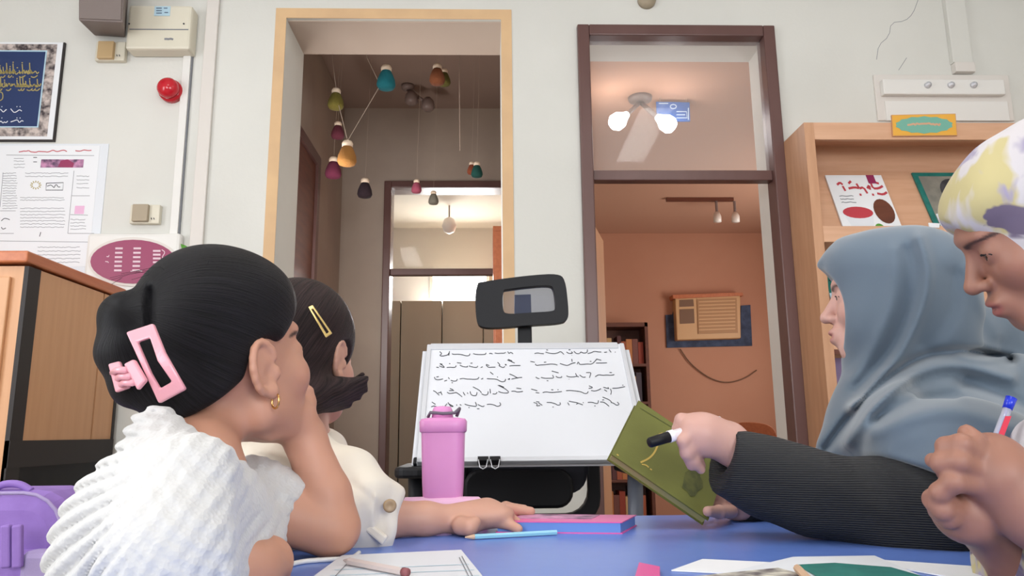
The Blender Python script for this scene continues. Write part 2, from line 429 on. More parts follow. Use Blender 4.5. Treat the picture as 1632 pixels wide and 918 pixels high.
# cupboard in the hall at the right
cx0 = x(786, 450, 5.1); ct = z(795, 360, 5.1)
t = thing('cupboard', 'tall orange-brown wooden cupboard just visible past the edge of the passage', 'cupboard', (cx0+.1, 5.2, 0))
MB().box(cx0, OR+.155, 5.1, 5.5, 0, ct).build('body', 'wood_red', t, bevel=.004); MB().box(cx0+.01, OR+.15, 5.085, 5.1, .1, ct-.04).build('door', 'wood_red', t, bevel=.004)
# far room beyond the hall door
FY = 7.7
struct(MB().box(-2.2, .5, FY, FY+.1, 0, 3.0).build('wall_far', 'far_wall')); struct(MB().box(-2.2, .5, HB+.15, FY, 3.0, 3.05).build('ceiling_far', 'far_wall'))
struct(MB().box(-2.3, -2.2, HB+.15, FY, 0, 3.0).build('wall_far_left', 'far_wall')); struct(MB().box(.5, .6, HB+.15, FY, 0, 3.0).build('wall_far_right', 'far_wall'))
wx0, wx1, wz0, wz1 = x(690, 465, FY), x(775, 465, FY), z(720, 488, FY), z(720, 438, FY)
r = structroot('window_4', ((wx0+wx1)/2, FY, wz0))
MB().box(wx0, wx1, FY-.02, FY-.012, wz0, wz1).build('pane', 'sky_pane', r)
f = MB()
for a, c in ((wx0-.03, wx0), (wx1, wx1+.03), (x(622, 465, FY)-.03, x(622, 465, FY))): f.box(a, c, FY-.05, FY, wz0, wz1+.02)
f.build('window_frame', 'white_plastic', r)
MB().box(x(622, 465, FY), wx0-.03, FY-.03, FY-.01, wz0, wz1).build('blind', 'paper', r)
t = thing('wall_cupboard', 'grey-brown low cupboard wall below the bright window of the far room', 'cupboard', (-.4, FY-.3, 0))
for i in range(4): MB().box(-1.25+i*.4, -.86+i*.4, FY-.45, FY-.06, 0, wz0-.02).build('door', 'far_panel', t, bevel=.004)
t = thing('ceiling_lamp', 'small glass pendant lamp in the room past the hall door', 'lamp', W(716, 350, 6.9))
p = W(716, 350, 6.9); MB().tube([p, (p.x, p.y, 3.0)], .008).build('rod', 'lamp_metal', t)
MB().lathe(p, [(.02, .02), (.05, 0), (.07, -.06), (.05, -.12), (.01, -.14)], 14).build('shade', 'bulb_off', t, smooth=True)
l = bpy.data.lights.new('far_daylight', 'AREA'); l.energy = 34; l.size = .7; l.size_y = .35; l.shape = 'RECTANGLE'
o = bpy.data.objects.new('far_daylight', l); COL.objects.link(o); o.location = ((wx0+wx1)/2, FY-.08, (wz0+wz1)/2); o.rotation_euler = (math.radians(-80), 0, 0)

r = structroot('fill_window_hall', (HX, 4.0, 1.2)); MB().box(HX, HX+.01, 3.82, 4.15, 1.3, 2.3).build('pane', 'day_pane', r); f = MB(); f.box(HX, HX+.03, 3.79, 3.82, 1.27, 2.33); f.box(HX, HX+.03, 4.15, 4.18, 1.27, 2.33); f.box(HX, HX+.03, 3.82, 4.15, 1.27, 1.3); f.box(HX, HX+.03, 3.82, 4.15, 2.3, 2.33); f.build('window_frame', 'white_plastic', r)  # unseen window, added to brighten the hall
area_light('hall_fill', (HX+.05, 3.98, 1.8), (HX+1, 4.3, 1.9), .3, .9, 20, (1, .95, .91))  # added fill light for the hall
# next room behind the right-hand door
NX0, NX1, NY, NC = OR+.36, 3.2, 7.5, z(1100, 372, 7.5)
struct(MB().box(NX0, NX1, NY, NY+.1, 0, NC).build('wall_next_back', 'orange_wall')); struct(MB().box(NX0, NX1, WB, NY, NC, NC+.05).build('ceiling_next', 'orange_ceiling'))
struct(MB().box(NX1, NX1+.1, WB, NY, 0, NC).build('wall_next_right', 'orange_wall')); struct(MB().box(NX0, NX0+.02, HB, NY, 0, NC).build('wall_next_left', 'orange_wall'))
r = structroot('fill_window_next', (NX1, 5.6, 1.0)); MB().box(NX1-.01, NX1, 5.0, 6.4, 1.0, 2.2).build('pane', 'day_pane', r); f = MB()  # out-of-view window, added as fill for the next room
for a, c in ((4.95, 5.0), (5.68, 5.72), (6.4, 6.45)): f.box(NX1-.03, NX1, a, c, .95, 2.25)
f.box(NX1-.03, NX1, 4.95, 6.45, .95, 1.0); f.box(NX1-.03, NX1, 4.95, 6.45, 2.2, 2.25); f.build('window_frame', 'white_plastic', r)
area_light('next_fill', (NX1-.06, 5.7, 1.6), (1.0, 6.4, 1.6), 1.3, 1.1, 30, (1, .93, .85))  # added warm fill light in the next room
DM = z(1080, 279, WY)
dr = door_frame('door_1', DL, DR, DT, DM, WY, .058, .075, .05)
a = math.radians(74); hx, hy = DL+.06, WB+.02
e = Vector((hx+math.cos(a)*.76, hy+math.sin(a)*.76, 0)); nrm = Vector((-math.sin(a), math.cos(a), 0))*.04
lf = MB().prism([(hx, hy, .01), (e.x, e.y, .01), (e.x+nrm.x, e.y+nrm.y, .01), (hx+nrm.x, hy+nrm.y, .01)], (0, 0, DM-.05)).build('leaf', 'wood', dr)
hd = e*.9+Vector((hx, hy, 0))*.1
MB().tube([Vector((hd.x, hd.y, 1.0))-nrm*.2, Vector((hd.x, hd.y, 1.0))-nrm*1.5, Vector((hd.x, hd.y, 1.0))-nrm*1.5+Vector((-.1*math.cos(a), -.1*math.sin(a), 0))], .009).build('handle', 'alu', dr, smooth=True)
# lit spot lamp on the ceiling there
p = W(1020, 152, 4.29); p.z = NC
t = thing('spot_lamp', 'ceiling lamp with two lit white spot bulbs seen through the glass over the door', 'lamp', p)
MB().lathe(p, [(.075, 0), (.07, -.02), (.03, -.035)], 18).build('base', 'lamp_metal', t, smooth=True)
for (bx, by, Y, ex, ey) in ((1000, 182, 4.2, 975, 200), (1047, 186, 4.2, 1062, 196)):
    s0 = p+Vector((0, 0, -.03)); s1 = W(bx, by, Y); s2 = W(ex, ey, Y-.02); d = (s2-s1).normalized()
    MB().tube([s0, s0*.5+s1*.5, s1], .014).build('arm', 'lamp_metal', t, smooth=True)
    M3 = d.to_track_quat('Z', 'Y').to_matrix()
    MB().lathe(s1, [(.018, 0), (.03, .03), (.05, .06), (.052, .10), (.035, .125), (.01, .13)], 16, M3).build('bulb', 'bulb', t, smooth=True)
    l = bpy.data.lights.new('spot_glow', 'POINT'); l.energy = 1.4; l.color = (.97, .97, 1); l.shadow_soft_size = .06
    o = bpy.data.objects.new('spot_glow', l); COL.objects.link(o); o.location = s2 + d*.08 + Vector((0, 0, -.07))
t = thing('sign_reflection', 'reflected image of a small blue sign with pale emblem beside the lit spot lamp', 'sign', W(1072, 177, 4.3))  # solid panel standing in for a sign reflected in the transom glass
quadpx(MB(), [(1046, 162), (1099, 163), (1100, 193), (1047, 193)], 4.3, .012).build('panel', 'sign_blue', t)
ribbon([[(1058+5*math.cos(q/8*6.283)+15, 170+3.5*math.sin(q/8*6.283)) for q in range(9)], [(1050, 165), (1065, 165)], [(1078, 178), (1094, 178), (1095, 188), (1078, 188)], [(1097, 172), (1097, 191)], [(1078, 183), (1092, 183)]], wall_fn(4.3), 1.6).build('emblem', 'sign_white', t)
for q in (1052, 1094):
    s = W(q, 162, 4.3); MB().tube([s, (s.x, s.y, NC)], .002, 5).build('wire', 'cord', t)  # added wires carrying the stand-in panel
# air conditioner, its board and lead
t = thing('air_conditioner', 'beige window air conditioner set in the orange back wall', 'air conditioner', W(1128, 506, NY))
quadpx(MB(), [(1076, 474), (1180, 470), (1181, 539), (1079, 542)], NY-.12, .12).build('body', 'ac_body', t, bevel=.01)
quadpx(MB(), [(1111, 477), (1174, 475), (1176, 530), (1113, 532)], NY-.13, .015).build('grille', 'ac_grille', t)
for i in range(9):
    quadpx(MB(), [(1114, 480+i*5.6), (1172, 478+i*5.6), (1172, 480+i*5.6), (1114, 482+i*5.6)], NY-.135, .006).build('louver', 'ac_body', t)
quadpx(MB(), [(1083, 478), (1105, 477), (1106, 488), (1083, 489)], NY-.125, .01).build('vent', 'ac_dark', t)
quadpx(MB(), [(1083, 493), (1106, 492), (1107, 515), (1084, 516)], NY-.125, .01).build('control_panel', 'ac_dark', t)
quadpx(MB(), [(1072, 470), (1183, 466), (1185, 471), (1073, 476)], NY-.14, .14).build('hood', 'wood_red', t)
tag(quadpx(MB(), [(1061, 502), (1072, 501), (1074, 492), (1080, 541), (1180, 540), (1181, 487), (1196, 486), (1199, 551), (1063, 554)], NY-.02, .02).build('infill_board', 'blue_board'), 'blue-grey board around the air conditioner on the orange wall', 'board')
pts = [W(px, py, NY-.02) for px, py in smooth_poly([(1084, 556), (1100, 580), (1130, 603), (1158, 611), (1186, 604), (1206, 590)])]
tag(MB().tube(pts, .006, 6).build('power_lead', 'ac_dark', None, True), 'slack brown lead looping under the air conditioner', 'cable')
t = thing('track_light', 'ceiling rail with two unlit hanging spots near the orange wall', 'lamp', W(1120, 318, 6.3))
a_, b_ = W(1062, 318, 6.3), W(1168, 313, 6.3); a_.z = b_.z = NC
MB().box(a_.x, b_.x, 6.28, 6.32, NC-.03, NC).build('rail', 'dark_wood', t)
for px in (1142, 1171):
    q = W(px, 330, 6.3); MB().tube([(q.x, 6.3, NC-.03), (q.x, 6.3, NC-.13)], .012).build('stem', 'lamp_metal', t)
    MB().lathe((q.x, 6.3, NC-.22), [(.035, 0), (.035, .05), (.02, .09)], 12).build('spot', 'bulb_off', t, smooth=True)
# bookcase and books in the next room
bx0, bx1, bt = x(955, 560, NY-.3), x(1034, 560, NY-.3), z(1000, 514, NY-.3)
t = thing('bookcase', 'dark brown bookcase in the next room behind the whiteboard', 'bookcase', ((bx0+bx1)/2, NY-.15, 0))
MB().box(bx0, bx0+.03, NY-.3, NY, 0, bt).build('side_panel', 'dark_wood', t); MB().box(bx1-.03, bx1, NY-.3, NY, 0, bt).build('side_panel', 'dark_wood', t)
MB().box(bx0, bx1, NY-.02, NY, 0, bt).build('back_panel', 'dark_wood', t); MB().box(bx0, bx1, NY-.3, NY, bt-.04, bt).build('top', 'dark_wood', t)
lev = [bt-.04-.36*i for i in range(1, 6)]
bc = [(150, 60, 40), (190, 120, 70), (90, 50, 50), (200, 160, 110), (120, 70, 60), (170, 90, 60), (70, 60, 70)]
for i, c in enumerate(bc): mat('spine_%d' % i, c, .6)
words_ = ['top', 'second', 'third', 'fourth', 'fifth']
for i, lz in enumerate(lev):
    MB().box(bx0+.03, bx1-.03, NY-.3, NY-.02, lz-.025, lz).build('shelf', 'dark_wood', t)
    xx = bx0+.04; k = 0
    while xx < bx1-.09:
        w_ = rng.uniform(.04, .06); h_ = rng.uniform(.2, .29); ci = (k*3+i*2) % 7
        bo = MB().box(xx, xx+w_-.003, NY-.26, NY-.06, lz, lz+h_).build('book', 'spine_%d' % ci)
        tag(bo, '%s book, %s from the left on the %s shelf of the dark bookcase' % (['rust', 'tan', 'plum', 'sand', 'brown', 'ochre', 'slate'][ci], ['first', 'second', 'third', 'fourth', 'fifth', 'sixth', 'seventh', 'eighth', 'ninth', 'tenth'][k], words_[i]), 'book', 'books in the far bookcase'); xx += w_; k += 1
# wooden chair in the next room
q = W(1200, 700, 5.2); t = thing('wooden_chair', 'brown wooden chair with a rounded back beyond the open door', 'chair', (q.x, 5.2, 0))
bk = MB(); arc = [W(px, py, 5.2) for px, py in smooth_poly([(1163, 690), (1172, 674), (1200, 672), (1232, 678), (1240, 700)], 2)]
MB().prism(arc + [Vector((arc[-1].x, 5.2, .62)), Vector((arc[0].x, 5.2, .62))], (0, .03, 0)).build('backrest', 'wood_red', t, bevel=.008)
MB().box(arc[0].x-.02, arc[-1].x+.02, 4.8, 5.2, .43, .47).build('seat', 'wood_red', t, bevel=.01)
for sx in (arc[0].x, arc[-1].x-.03):
    MB().box(sx, sx+.035, 4.82, 4.855, 0, .43).build('leg', 'wood_red', t); MB().box(sx, sx+.035, 5.17, 5.205, 0, .64).build('leg', 'wood_red', t)

# ------------------------------------------------------------------ things on the main wall, left part
t = thing('framed_calligraphy', 'navy calligraphy panel in white frame with patterned border, cut by left picture edge', 'picture', W(30, 225, WY))
def rectpx(x0, x1, y0, y1, Y, d): return MB().box(x(x0, (y0+y1)/2, Y), x(x1, (y0+y1)/2, Y), Y, Y+d, z((x0+x1)/2, y1, Y), z((x0+x1)/2, y0, Y))
rectpx(-95, 95, 67, 225, WY-.012, .012).build('frame', 'black_frame', t); rectpx(-93, 92, 67, 222, WY-.014, .012).build('mount', 'paper', t)
rectpx(-88, 83, 70, 217, WY-.0155, .012).build('border', 'pattern', t); rectpx(-72, 68, 80, 203, WY-.017, .012).build('inner_line', 'lightblue', t)
rectpx(-70, 65.5, 82, 201, WY-.0185, .012).build('panel', 'navy', t)
g = []
for (yy, x1) in ((116, 52), (137, 57)):
    px = -60
    while px < x1:
        h = rng.uniform(3, 14); w_ = rng.uniform(5, 11)
        g.append(smooth_poly([(px, yy-rng.uniform(0, 6)), (px+w_*.3, yy+rng.uniform(0, 4)), (px+w_*.7, yy-h*.5), (px+w_*.9, yy+2), (px+w_*1.2, yy-rng.uniform(0, 5))]))
        if rng.random() < .6: g.append([(px+w_*.6, yy+2), (px+w_*.5, yy-h-3)])
        if rng.random() < .5: g.append(smooth_poly([(px, yy+6), (px+w_*.5, yy+8), (px+w_, yy+4)]))
        if rng.random() < .5: g.append([(px+w_*.4, yy-h-5), (px+w_*.4+2, yy-h-5)])
        px += w_*.75
g.append(smooth_poly([(-5, 148), (4, 146), (5, 158), (-2, 161)]))
ribbon(g, wall_fn(WY-.0195, 0), 1.5).build('gold_script', 'gold_ink', t)
g = []
for yy in (176, 194):
    for sx, ex in ((-60, -35), (-30, -8), (-5, 14), (17, 39)): g.append(squiggle(sx, ex, yy, 3.5, rng, 4))
    g += [[(q, yy-6)] for q in (-20, 3, 27, 32)]
ribbon(g, wall_fn(WY-.0195, 0), 1.3).build('white_script', 'white_ink', t)

t = thing('wall_poster', 'white printed notice sheet under clear film, left wall below the calligraphy', 'poster', W(60, 440, WY))
rectpx(-90, 162, 229, 470, WY-.004, .004).build('film', 'paper2', t); rectpx(-80, 150, 232, 425, WY-.0055, .003).build('sheet', 'paper', t)
F = wall_fn(WY-.006, 0)
g = [squiggle(30, 110, 241, 2, rng), squiggle(120, 150, 240, 1.2, rng)]
ribbon(g, F, 1.4).build('heading', 'red_ink', t)
g = [[(10, 247), (150, 248)], [(118, 272), (108, 372)], [(114, 312), (143, 312)], [(112, 342), (140, 343)], [(108, 372), (150, 372)], [(5, 275), (0, 330)], [(0, 336), (25, 336)], [(0, 372), (22, 372)], [(0, 384), (150, 386)]]
for yy in range(252, 268, 5): g += [squiggle(22, 40, yy, .8, rng, 3)]
for yy in range(276, 334, 4): g += [squiggle(4, 28, yy, .7, rng, 3)]
for yy in range(276, 284, 5): g += [squiggle(40, 110, yy, .7, rng, 3)]
for yy in list(range(315, 322, 4)) + list(range(332, 366, 5)): g += [squiggle(32, 104, yy, .7, rng, 3)]
for yy in range(281, 302, 6): g += [squiggle(122, 143, yy, .8, rng, 3)]
for yy in range(350, 370, 5): g += [squiggle(112, 138, yy, .8, rng, 3)]
for yy in range(394, 420, 6): g += [squiggle(60, 130, yy, .8, rng, 3)]
ribbon(g, F, .7).build('small_print', 'grey_ink', t)
g = [[(53, 251), (59, 251)], [(53, 258), (59, 258)], [(65, 370), (63, 377)], [(74, 292), (101, 291), (100, 303), (73, 303), (74, 292)], squiggle(75, 99, 297, 3, rng, 3), squiggle(2, 17, 350, 3, rng, 3), squiggle(2, 13, 364, 3, rng, 3)]
ribbon(g, F, 1.1).build('dark_print', 'ink', t)['kind'] = 'stuff'
rectpx(65, 133, 254, 267, WY-.0062, .001).build('picture_strip', 'cover_print', t); quadpx(MB(), [(92, 266), (97, 256), (108, 254), (118, 260), (116, 267)], WY-.0068, .0008).build('picture_shape', 'magenta', t)
ribbon([[(57+9*math.cos(q*.524), 295+7*math.sin(q*.524)), (57+5*math.cos(q*.524), 295+4*math.sin(q*.524))] for q in range(12)], F, 1.6).build('sun_emblem', 'gold_ink', t)
rectpx(119, 134, 328, 341, WY-.0064, .001).build('pink_stamp', 'pale_pink', t)

t = thing('loudspeaker', 'grey boxy wall loudspeaker cut off by the top edge of the photo', 'speaker', W(160, 30, WY))
c0 = [W(px, py, 3.14) for px, py in ((125, 33), (196, 36), (199, -40), (125, -40))]; c1 = [W(px, py, WY) for px, py in ((150, 57), (200, 60), (206, -20), (150, -20))]
m = MB(); m.v = [tuple(p) for p in c0+c1]; m.f = [[0, 1, 2, 3], [7, 6, 5, 4], [1, 0, 4, 5], [2, 1, 5, 6], [3, 2, 6, 7], [0, 3, 7, 4]]
m.build('cabinet', 'speaker', t, bevel=.008)
m = MB(); m.prism([p+Vector((0, -.006, 0))+((c0[0]+c0[1]+c0[2]+c0[3])/4-p)*.08 for p in c0], (0, .005, 0)); m.build('grille', 'speaker', t)
t = thing('alarm_box', 'cream alarm control box with a blue sticker at the top left', 'control box', W(250, 85, WY))
rectpx(202, 304, 8, 78, WY-.085, .085).build('body', 'cream_plastic', t, bevel=.012)
rectpx(206, 300, 46, 47.5, WY-.0865, .003).build('seam', 'grey_ink', t)
rectpx(246, 271, 10, 25, WY-.0875, .003).build('sticker', 'lightblue', t)
ribbon([[(249, 13), (258, 13)], [(249, 17), (258, 17)], [(249, 21), (258, 21)], [(261, 13), (267, 13)], [(262, 20), (268, 20)]], wall_fn(WY-.088, .0004), 1.2).build('sticker_print', 'navy', t)
ribbon([squiggle(262, 278, 62, 1.5, rng, 3)], wall_fn(WY-.0855, .001), 3).build('name_plate', 'grey_ink', t)
for px in (206, 293): MB().lathe(W(px, 38, WY-.086), [(.004, 0), (.004, .002)], 8, Matrix.Rotation(math.pi/2, 3, 'X')).build('screw', 'ink', t)
def socket_box(lbl, x0, y0, face):
    t = thing('wall_sensor', lbl, 'wall box', W(x0+25, y0+33, WY))
    rectpx(x0, x0+47, y0+1, y0+31, WY-.03, .03).build('back_plate', 'cream_plastic', t, bevel=.004)
    rectpx(x0+3, x0+28, y0, y0+27, WY-.05, .025).build('cover', face, t, bevel=.003)
    ribbon([[(x0+34, y0+22), (x0+35, y0+25)], [(x0+38, y0+22), (x0+39, y0+25)]], wall_fn(WY-.0305, .001), 1.3).build('marks', 'ink', t)
socket_box('small cream wall box with tan cover under the loudspeaker', 152, 65, 'beige_box')
socket_box('small cream wall box with taupe cover above the magenta oval panel', 207, 325, 'taupe_box')
t = thing('alarm_light', 'glossy red dome fire alarm light on the white wall', 'alarm light', W(272, 147, WY))
c = W(275, 148, WY); RX = Matrix.Rotation(math.pi/2, 3, 'X')
MB().lathe(c, [(.055, 0), (.055, .03), (.045, .036)], 24, RX).build('base', 'red_plastic', t, smooth=True)
MB().lathe(c, [(.044, .034), (.050, .048), (.047, .066), (.034, .082), (.004, .090)], 24, RX).build('dome', 'red_plastic', t, smooth=True)
t = thing('cable_trunking', 'white vertical cable trunking left of the passage', 'trunking', W(290, 380, WY))
xa = x(290, 230, WY); MB().box(xa-.018, xa+.018, WY-.02, WY, z(290, 376, WY), z(298, 85, WY)).build('channel', 'white_plastic', t, bevel=.002)
MB().box(xa+.018, xa+.024, WY-.012, WY, z(290, 376, WY), z(298, 85, WY)).build('painted_shade_strip', 'grey_ink', t)  # solid grey strip, painted shade along the edge of the channel
t = thing('wall_display', 'white panel with magenta oval of listed buttons behind the nearest girl', 'display panel', W(210, 468, WY))
rectpx(134, 284, 371, 470, WY-.05, .05).build('case', 'white_plastic', t, bevel=.015)
el = [(212+68*math.cos(i/32*6.283), 417+35*math.sin(i/32*6.283)) for i in range(32)]
quadpx(MB(), [(212+(a-212)*1.06, 417+(c-417)*1.12) for a, c in el], WY-.056, .008).build('oval_rim', 'wall_trim', t); quadpx(MB(), el, WY-.058, .006).build('oval', 'magenta', t)
g = []
for cx_ in (190, 219): g += [[(cx_-6-i*.4, 396+i*7), (cx_+6-i*.4, 396+i*7)] for i in range(6)]
g += [[(244, 400+i*6), (256, 400+i*6)] for i in range(5)]
for q_ in g: ribbon([q_], wall_fn(WY-.0585), 3).build('button', 'pale_ink', t)
ribbon([squiggle(170, 176, 408, 2, rng, 2), squiggle(168, 174, 417, 2, rng, 2), smooth_poly([(258, 398), (264, 402), (258, 410), (262, 418), (256, 420)]), squiggle(208, 230, 432, .8, rng, 3)], wall_fn(WY-.0585), 1.3).build('oval_print', 'pale_ink', t)
# plant on a stand behind the girl
q = W(290, 470, 3.1); t = thing('potted_plant', 'leafy potted plant mostly hidden behind the dark-haired girl', 'plant', (q.x, 3.1, .95))
MB().lathe((q.x, 3.1, .95), [(.06, 0), (.085, .15), (.09, .16), (.075, .16), (.07, .14)], 18).build('pot', 'terracotta', t, smooth=True)
MB().tube([(q.x, 3.1, 1.09), (q.x+.01, 3.1, 1.4), W(292, 402, 3.1)], .005, 6).build('stem', 'leaf', t)
def leaf(p, d, L, w, par):
    d = Vector(d).normalized(); s = d.cross(Vector((0, 1, .2))).normalized(); up = s.cross(d); m = MB(); pts = []
    for i in range(7):
        u = i/6; wd = w*math.sin(math.pi*min(u*.9+.08, 1)); c_ = p+d*L*u+up*(.15*L*math.sin(u*3.1))
        m.v += [tuple(c_-s*wd), tuple(c_+up*.15*wd), tuple(c_+s*wd)]
    for i in range(6):
        for j in range(2): m.f.append([3*i+j, 3*i+j+1, 3*i+j+4, 3*i+j+3])
    m.build('leaf', 'leaf', par, smooth=True)
leaf(W(300, 405, 3.1), W(286, 386, 3.1)-W(300, 405, 3.1), .055, .014, t)
for i in range(6): leaf(Vector((q.x, 3.1, 1.15+.035*i)), (math.cos(i*2.2), math.sin(i*2.2)*.4, .5), .09, .022, t)
t = thing('plant_stand', 'slim dark stand under the potted plant', 'stand', (q.x, 3.1, 0))
MB().lathe((q.x, 3.1, .92), [(.11, 0), (.11, .03)], 20).build('top', 'black_frame', t)
for i in range(3): MB().tube([(q.x+.08*math.cos(i*2.1), 3.1+.08*math.sin(i*2.1), .92), (q.x+.13*math.cos(i*2.1), 3.1+.13*math.sin(i*2.1), 0)], .012).build('leg', 'black_frame', t)

# top centre: small dome, right: switch panel, trunking
t = thing('smoke_detector', 'small grey-white dome on the wall above the brown door frame', 'detector', W(1030, 5, WY))
MB().lathe(W(1030, 2, WY), [(.045, 0), (.045, .02), (.035, .04), (.01, .05)], 20, RX).build('dome', 'taupe_box', t, smooth=True)
t = thing('wall_trunking', 'white vertical cable duct above the three-knob panel', 'trunking', W(1522, 118, WY))
xa, xb = x(1507, 50, WY), x(1538, 50, WY)
MB().box(xa, xb, WY-.03, WY, z(1525, 104, WY), HC-.02).build('channel', 'wall', t, bevel=.003); MB().box(xa+.004, xb+.004, WY-.036, WY, z(1525, 119, WY), z(1525, 104, WY)).build('end_cap', 'wall_trim', t, bevel=.003)
t = thing('switch_panel', 'white wall panel with three round knobs above the magazine shelf', 'switch panel', W(1500, 190, WY))
rectpx(1396, 1612, 119, 192, WY-.012, .012).build('back_plate', 'wall_trim', t, bevel=.003); rectpx(1408, 1602, 126, 150, WY-.045, .033).build('bar', 'white_plastic', t, bevel=.005)
rectpx(1412, 1608, 161, 192, WY-.018, .006).build('lower_plate', 'white_plastic', t, bevel=.002)
for px in (1478, 1515, 1551): MB().lathe(W(px, 136, WY-.045), [(.016, 0), (.015, .012), (.009, .014), (.008, .022)], 16, RX).build('knob', 'alu', t, smooth=True)

# ------------------------------------------------------------------ cabinet at left
CX = -1.63
near = WX(42, 400, CX); CY0 = near.y; CT = near.z; CY1 = WY-.03
t = thing('service_cabinet', 'tall wooden cabinet with black framing and a red-brown top at left', 'cabinet', (CX-.4, CY0+.3, 0))
MB().box(CX-.85, CX-.012, CY0+.02, CY1, .06, CT-.05).build('body', 'wood', t)
MB().box(CX-.88, CX+.012, CY0-.01, CY1, CT-.042, CT).build('top', 'wood_red', t, bevel=.006)
za = WX(40, 702, CX).z; zb = WX(60, 784, CX).z
yb = WX(50, 560, CX).y; ya = CY0+.02
ys = WX(158, 560, CX).y; ye = WX(188, 560, CX).y
MB().box(CX-.012, CX+.004, ya, yb, zb, CT-.05).build('black_post', 'black_frame', t)
MB().box(CX-.012, CX, yb, ys-.006, za, CT-.05).build('side_panel', 'wood', t); MB().box(CX-.012, CX, ys+.006, ye, za, CT-.05).build('side_panel', 'wood', t)
MB().box(CX-.012, CX-.006, ys-.006, ys+.006, za, CT-.05).build('seam', 'dark_wood', t)
MB().box(CX-.012, CX+.004, ye, CY1, za, CT-.05).build('black_post', 'black_frame', t)
MB().box(CX-.012, CX+.006, ya, CY1, (za+zb)/2, za).build('black_rail', 'black_frame', t); MB().box(CX-.012, CX-.002, ya, CY1, zb, (za+zb)/2).build('black_plinth', 'black_plastic', t)
MB().box(CX-.012, CX, ya, CY1, .06, zb).build('lower_panel', 'wood', t)
MB().box(CX-.80, CX-.05, CY0+.005, CY0+.02, .12, CT-.09).build('front_door', 'wood', t, bevel=.004)
MB().box(CX-.85, CX, CY0+.06, CY1, 0, .06).build('plinth', 'black_frame', t)

# ------------------------------------------------------------------ magazine shelf at right
SY = 3.14; sx0 = x(1290, 300, SY); sx1 = 2.9; sT = z(1300, 195, SY); th = x(1306, 300, SY)-sx0
t = thing('magazine_shelf', 'tall light wooden magazine display shelf with sloping racks at right', 'shelf', ((sx0+sx1)/2, SY+.1, 0))
MB().box(sx0, sx0+th, SY, WY-.005, 0, sT).build('side_panel', 'wood_side', t, bevel=.002); MB().box(sx1-th, sx1, SY, WY-.005, 0, sT).build('side_panel', 'wood_side', t)
fz = z(1400, 222, SY)
MB().box(sx0+th, sx1-th, SY+.002, SY+.02, fz, sT).build('fascia', 'wood_shelf', t); MB().box(sx0+th, sx1-th, SY+.02, WY-.005, sT-.02, sT-.004).build('top', 'wood_shelf', t)
MB().box(sx0+th, sx1-th, WY-.02, WY-.006, 0, sT-.02).build('back_panel', 'wood_shelf', t)
lipt = z(1400, 360, SY); lipb = z(1400, 385, SY); pitch = .47
rack = []
for i in range(4):
    zt, zb_ = lipt-i*pitch, lipb-i*pitch
    MB().box(sx0+th, sx1-th, SY+.002, SY+.02, zb_, zt).build('rack_lip', 'wood_shelf', t); MB().box(sx0+th, sx1-th, SY+.02, WY-.02, zb_, zb_+.016).build('rack_board', 'wood_shelf', t)
    m = MB(); m.prism([(sx0+th, SY+.05, zb_+.016), (sx0+th, SY+.062, zb_+.016), (sx0+th, WY-.03, zb_+.40), (sx0+th, WY-.042, zb_+.40)], (sx1-sx0-2*th, 0, 0)); m.build('sloping_board', 'wood_shelf', t)
    rack.append((Vector((0, SY+.05, zb_+.016)), Vector((0, WY-.042, zb_+.40))))
def rack_frame(i):
    a_, b_ = rack[i]; up = (b_-a_).normalized(); n = Vector((0, -up.z, up.y)); return a_, up, n
def magazine(i, px0, px1, label, name='magazine', mats='paper', h=None, pytop=None):
    a_, up, n = rack_frame(i); o = a_+n*.004
    p0 = WP(px0, pytop, o, n); p1 = WP(px1, pytop, o, n); base = o
    L = (p0-o).dot(up); X0, X1 = p0.x, p1.x
    t_ = thing(name, label, 'magazine', (X0*.5+X1*.5, base.y, base.z))
    fn = lambda u, v, e=0.0: Vector((X0+(X1-X0)*u, 0, 0))+base+up*(L*v)+n*(.008+e)
    m = MB(); m.prism([fn(0, 0), fn(1, 0), fn(1, 1), fn(0, 1)], -n*.008); m.build('cover', mats, t_)
    return t_, fn
t1, fn = magazine(0, 1314, 1403, 'white cookery magazine with red title and bowl picture on the shelf', pytop=281)
f2 = lambda u, v: fn(u, v, .0008)
title = [[(.15, .84), (.22, .88), (.25, .84)], [(.24, .82), (.26, .74)], [(.33, .78), (.45, .80), (.52, .78), (.50, .86)], [(.36, .86), (.42, .90)], [(.52, .78), (.60, .80), (.63, .70)], [(.66, .78), (.72, .84), (.70, .76)], [(.76, .88), (.76, .78), (.86, .78), (.95, .82)], [(.80, .70), (.90, .68), (.98, .72)], [(.72, .68)], [(.5, .68)], [(.83, .88), (.90, .86)]]
ribbon([smooth_poly(s, 1) for s in title], f2, .035).build('title', 'red_ink', t1)
ribbon([squiggle(.12, .38, yy, .006, rng, .03) for yy in (.66, .61, .56)], f2, .012).build('small_print', 'grey_ink', t1)
def disc(cx, cy, rx, ry, a0=0, a1=6.2832, n=20): return [(cx+rx*math.cos(a0+(a1-a0)*i/n), cy+ry*math.sin(a0+(a1-a0)*i/n)) for i in range(n+(a1-a0 < 6.2))]
def flat(pts, e, mname, name, par, f=None): 
    f = f or fn; m = MB(); m.v = [tuple(f(u, v, e)) for u, v in pts]; m.f = [list(range(len(pts)))]; return m.build(name, mname, par)
flat([(.12, .06), (.98, .08), (.98, .2), (.15, .14)], .0009, 'wood_shelf', 'board_picture', t1); flat([(.72, .86), (.86, .86), (.86, 1.0), (.72, 1.0)], .0009, 'magenta', 'corner_flag', t1)
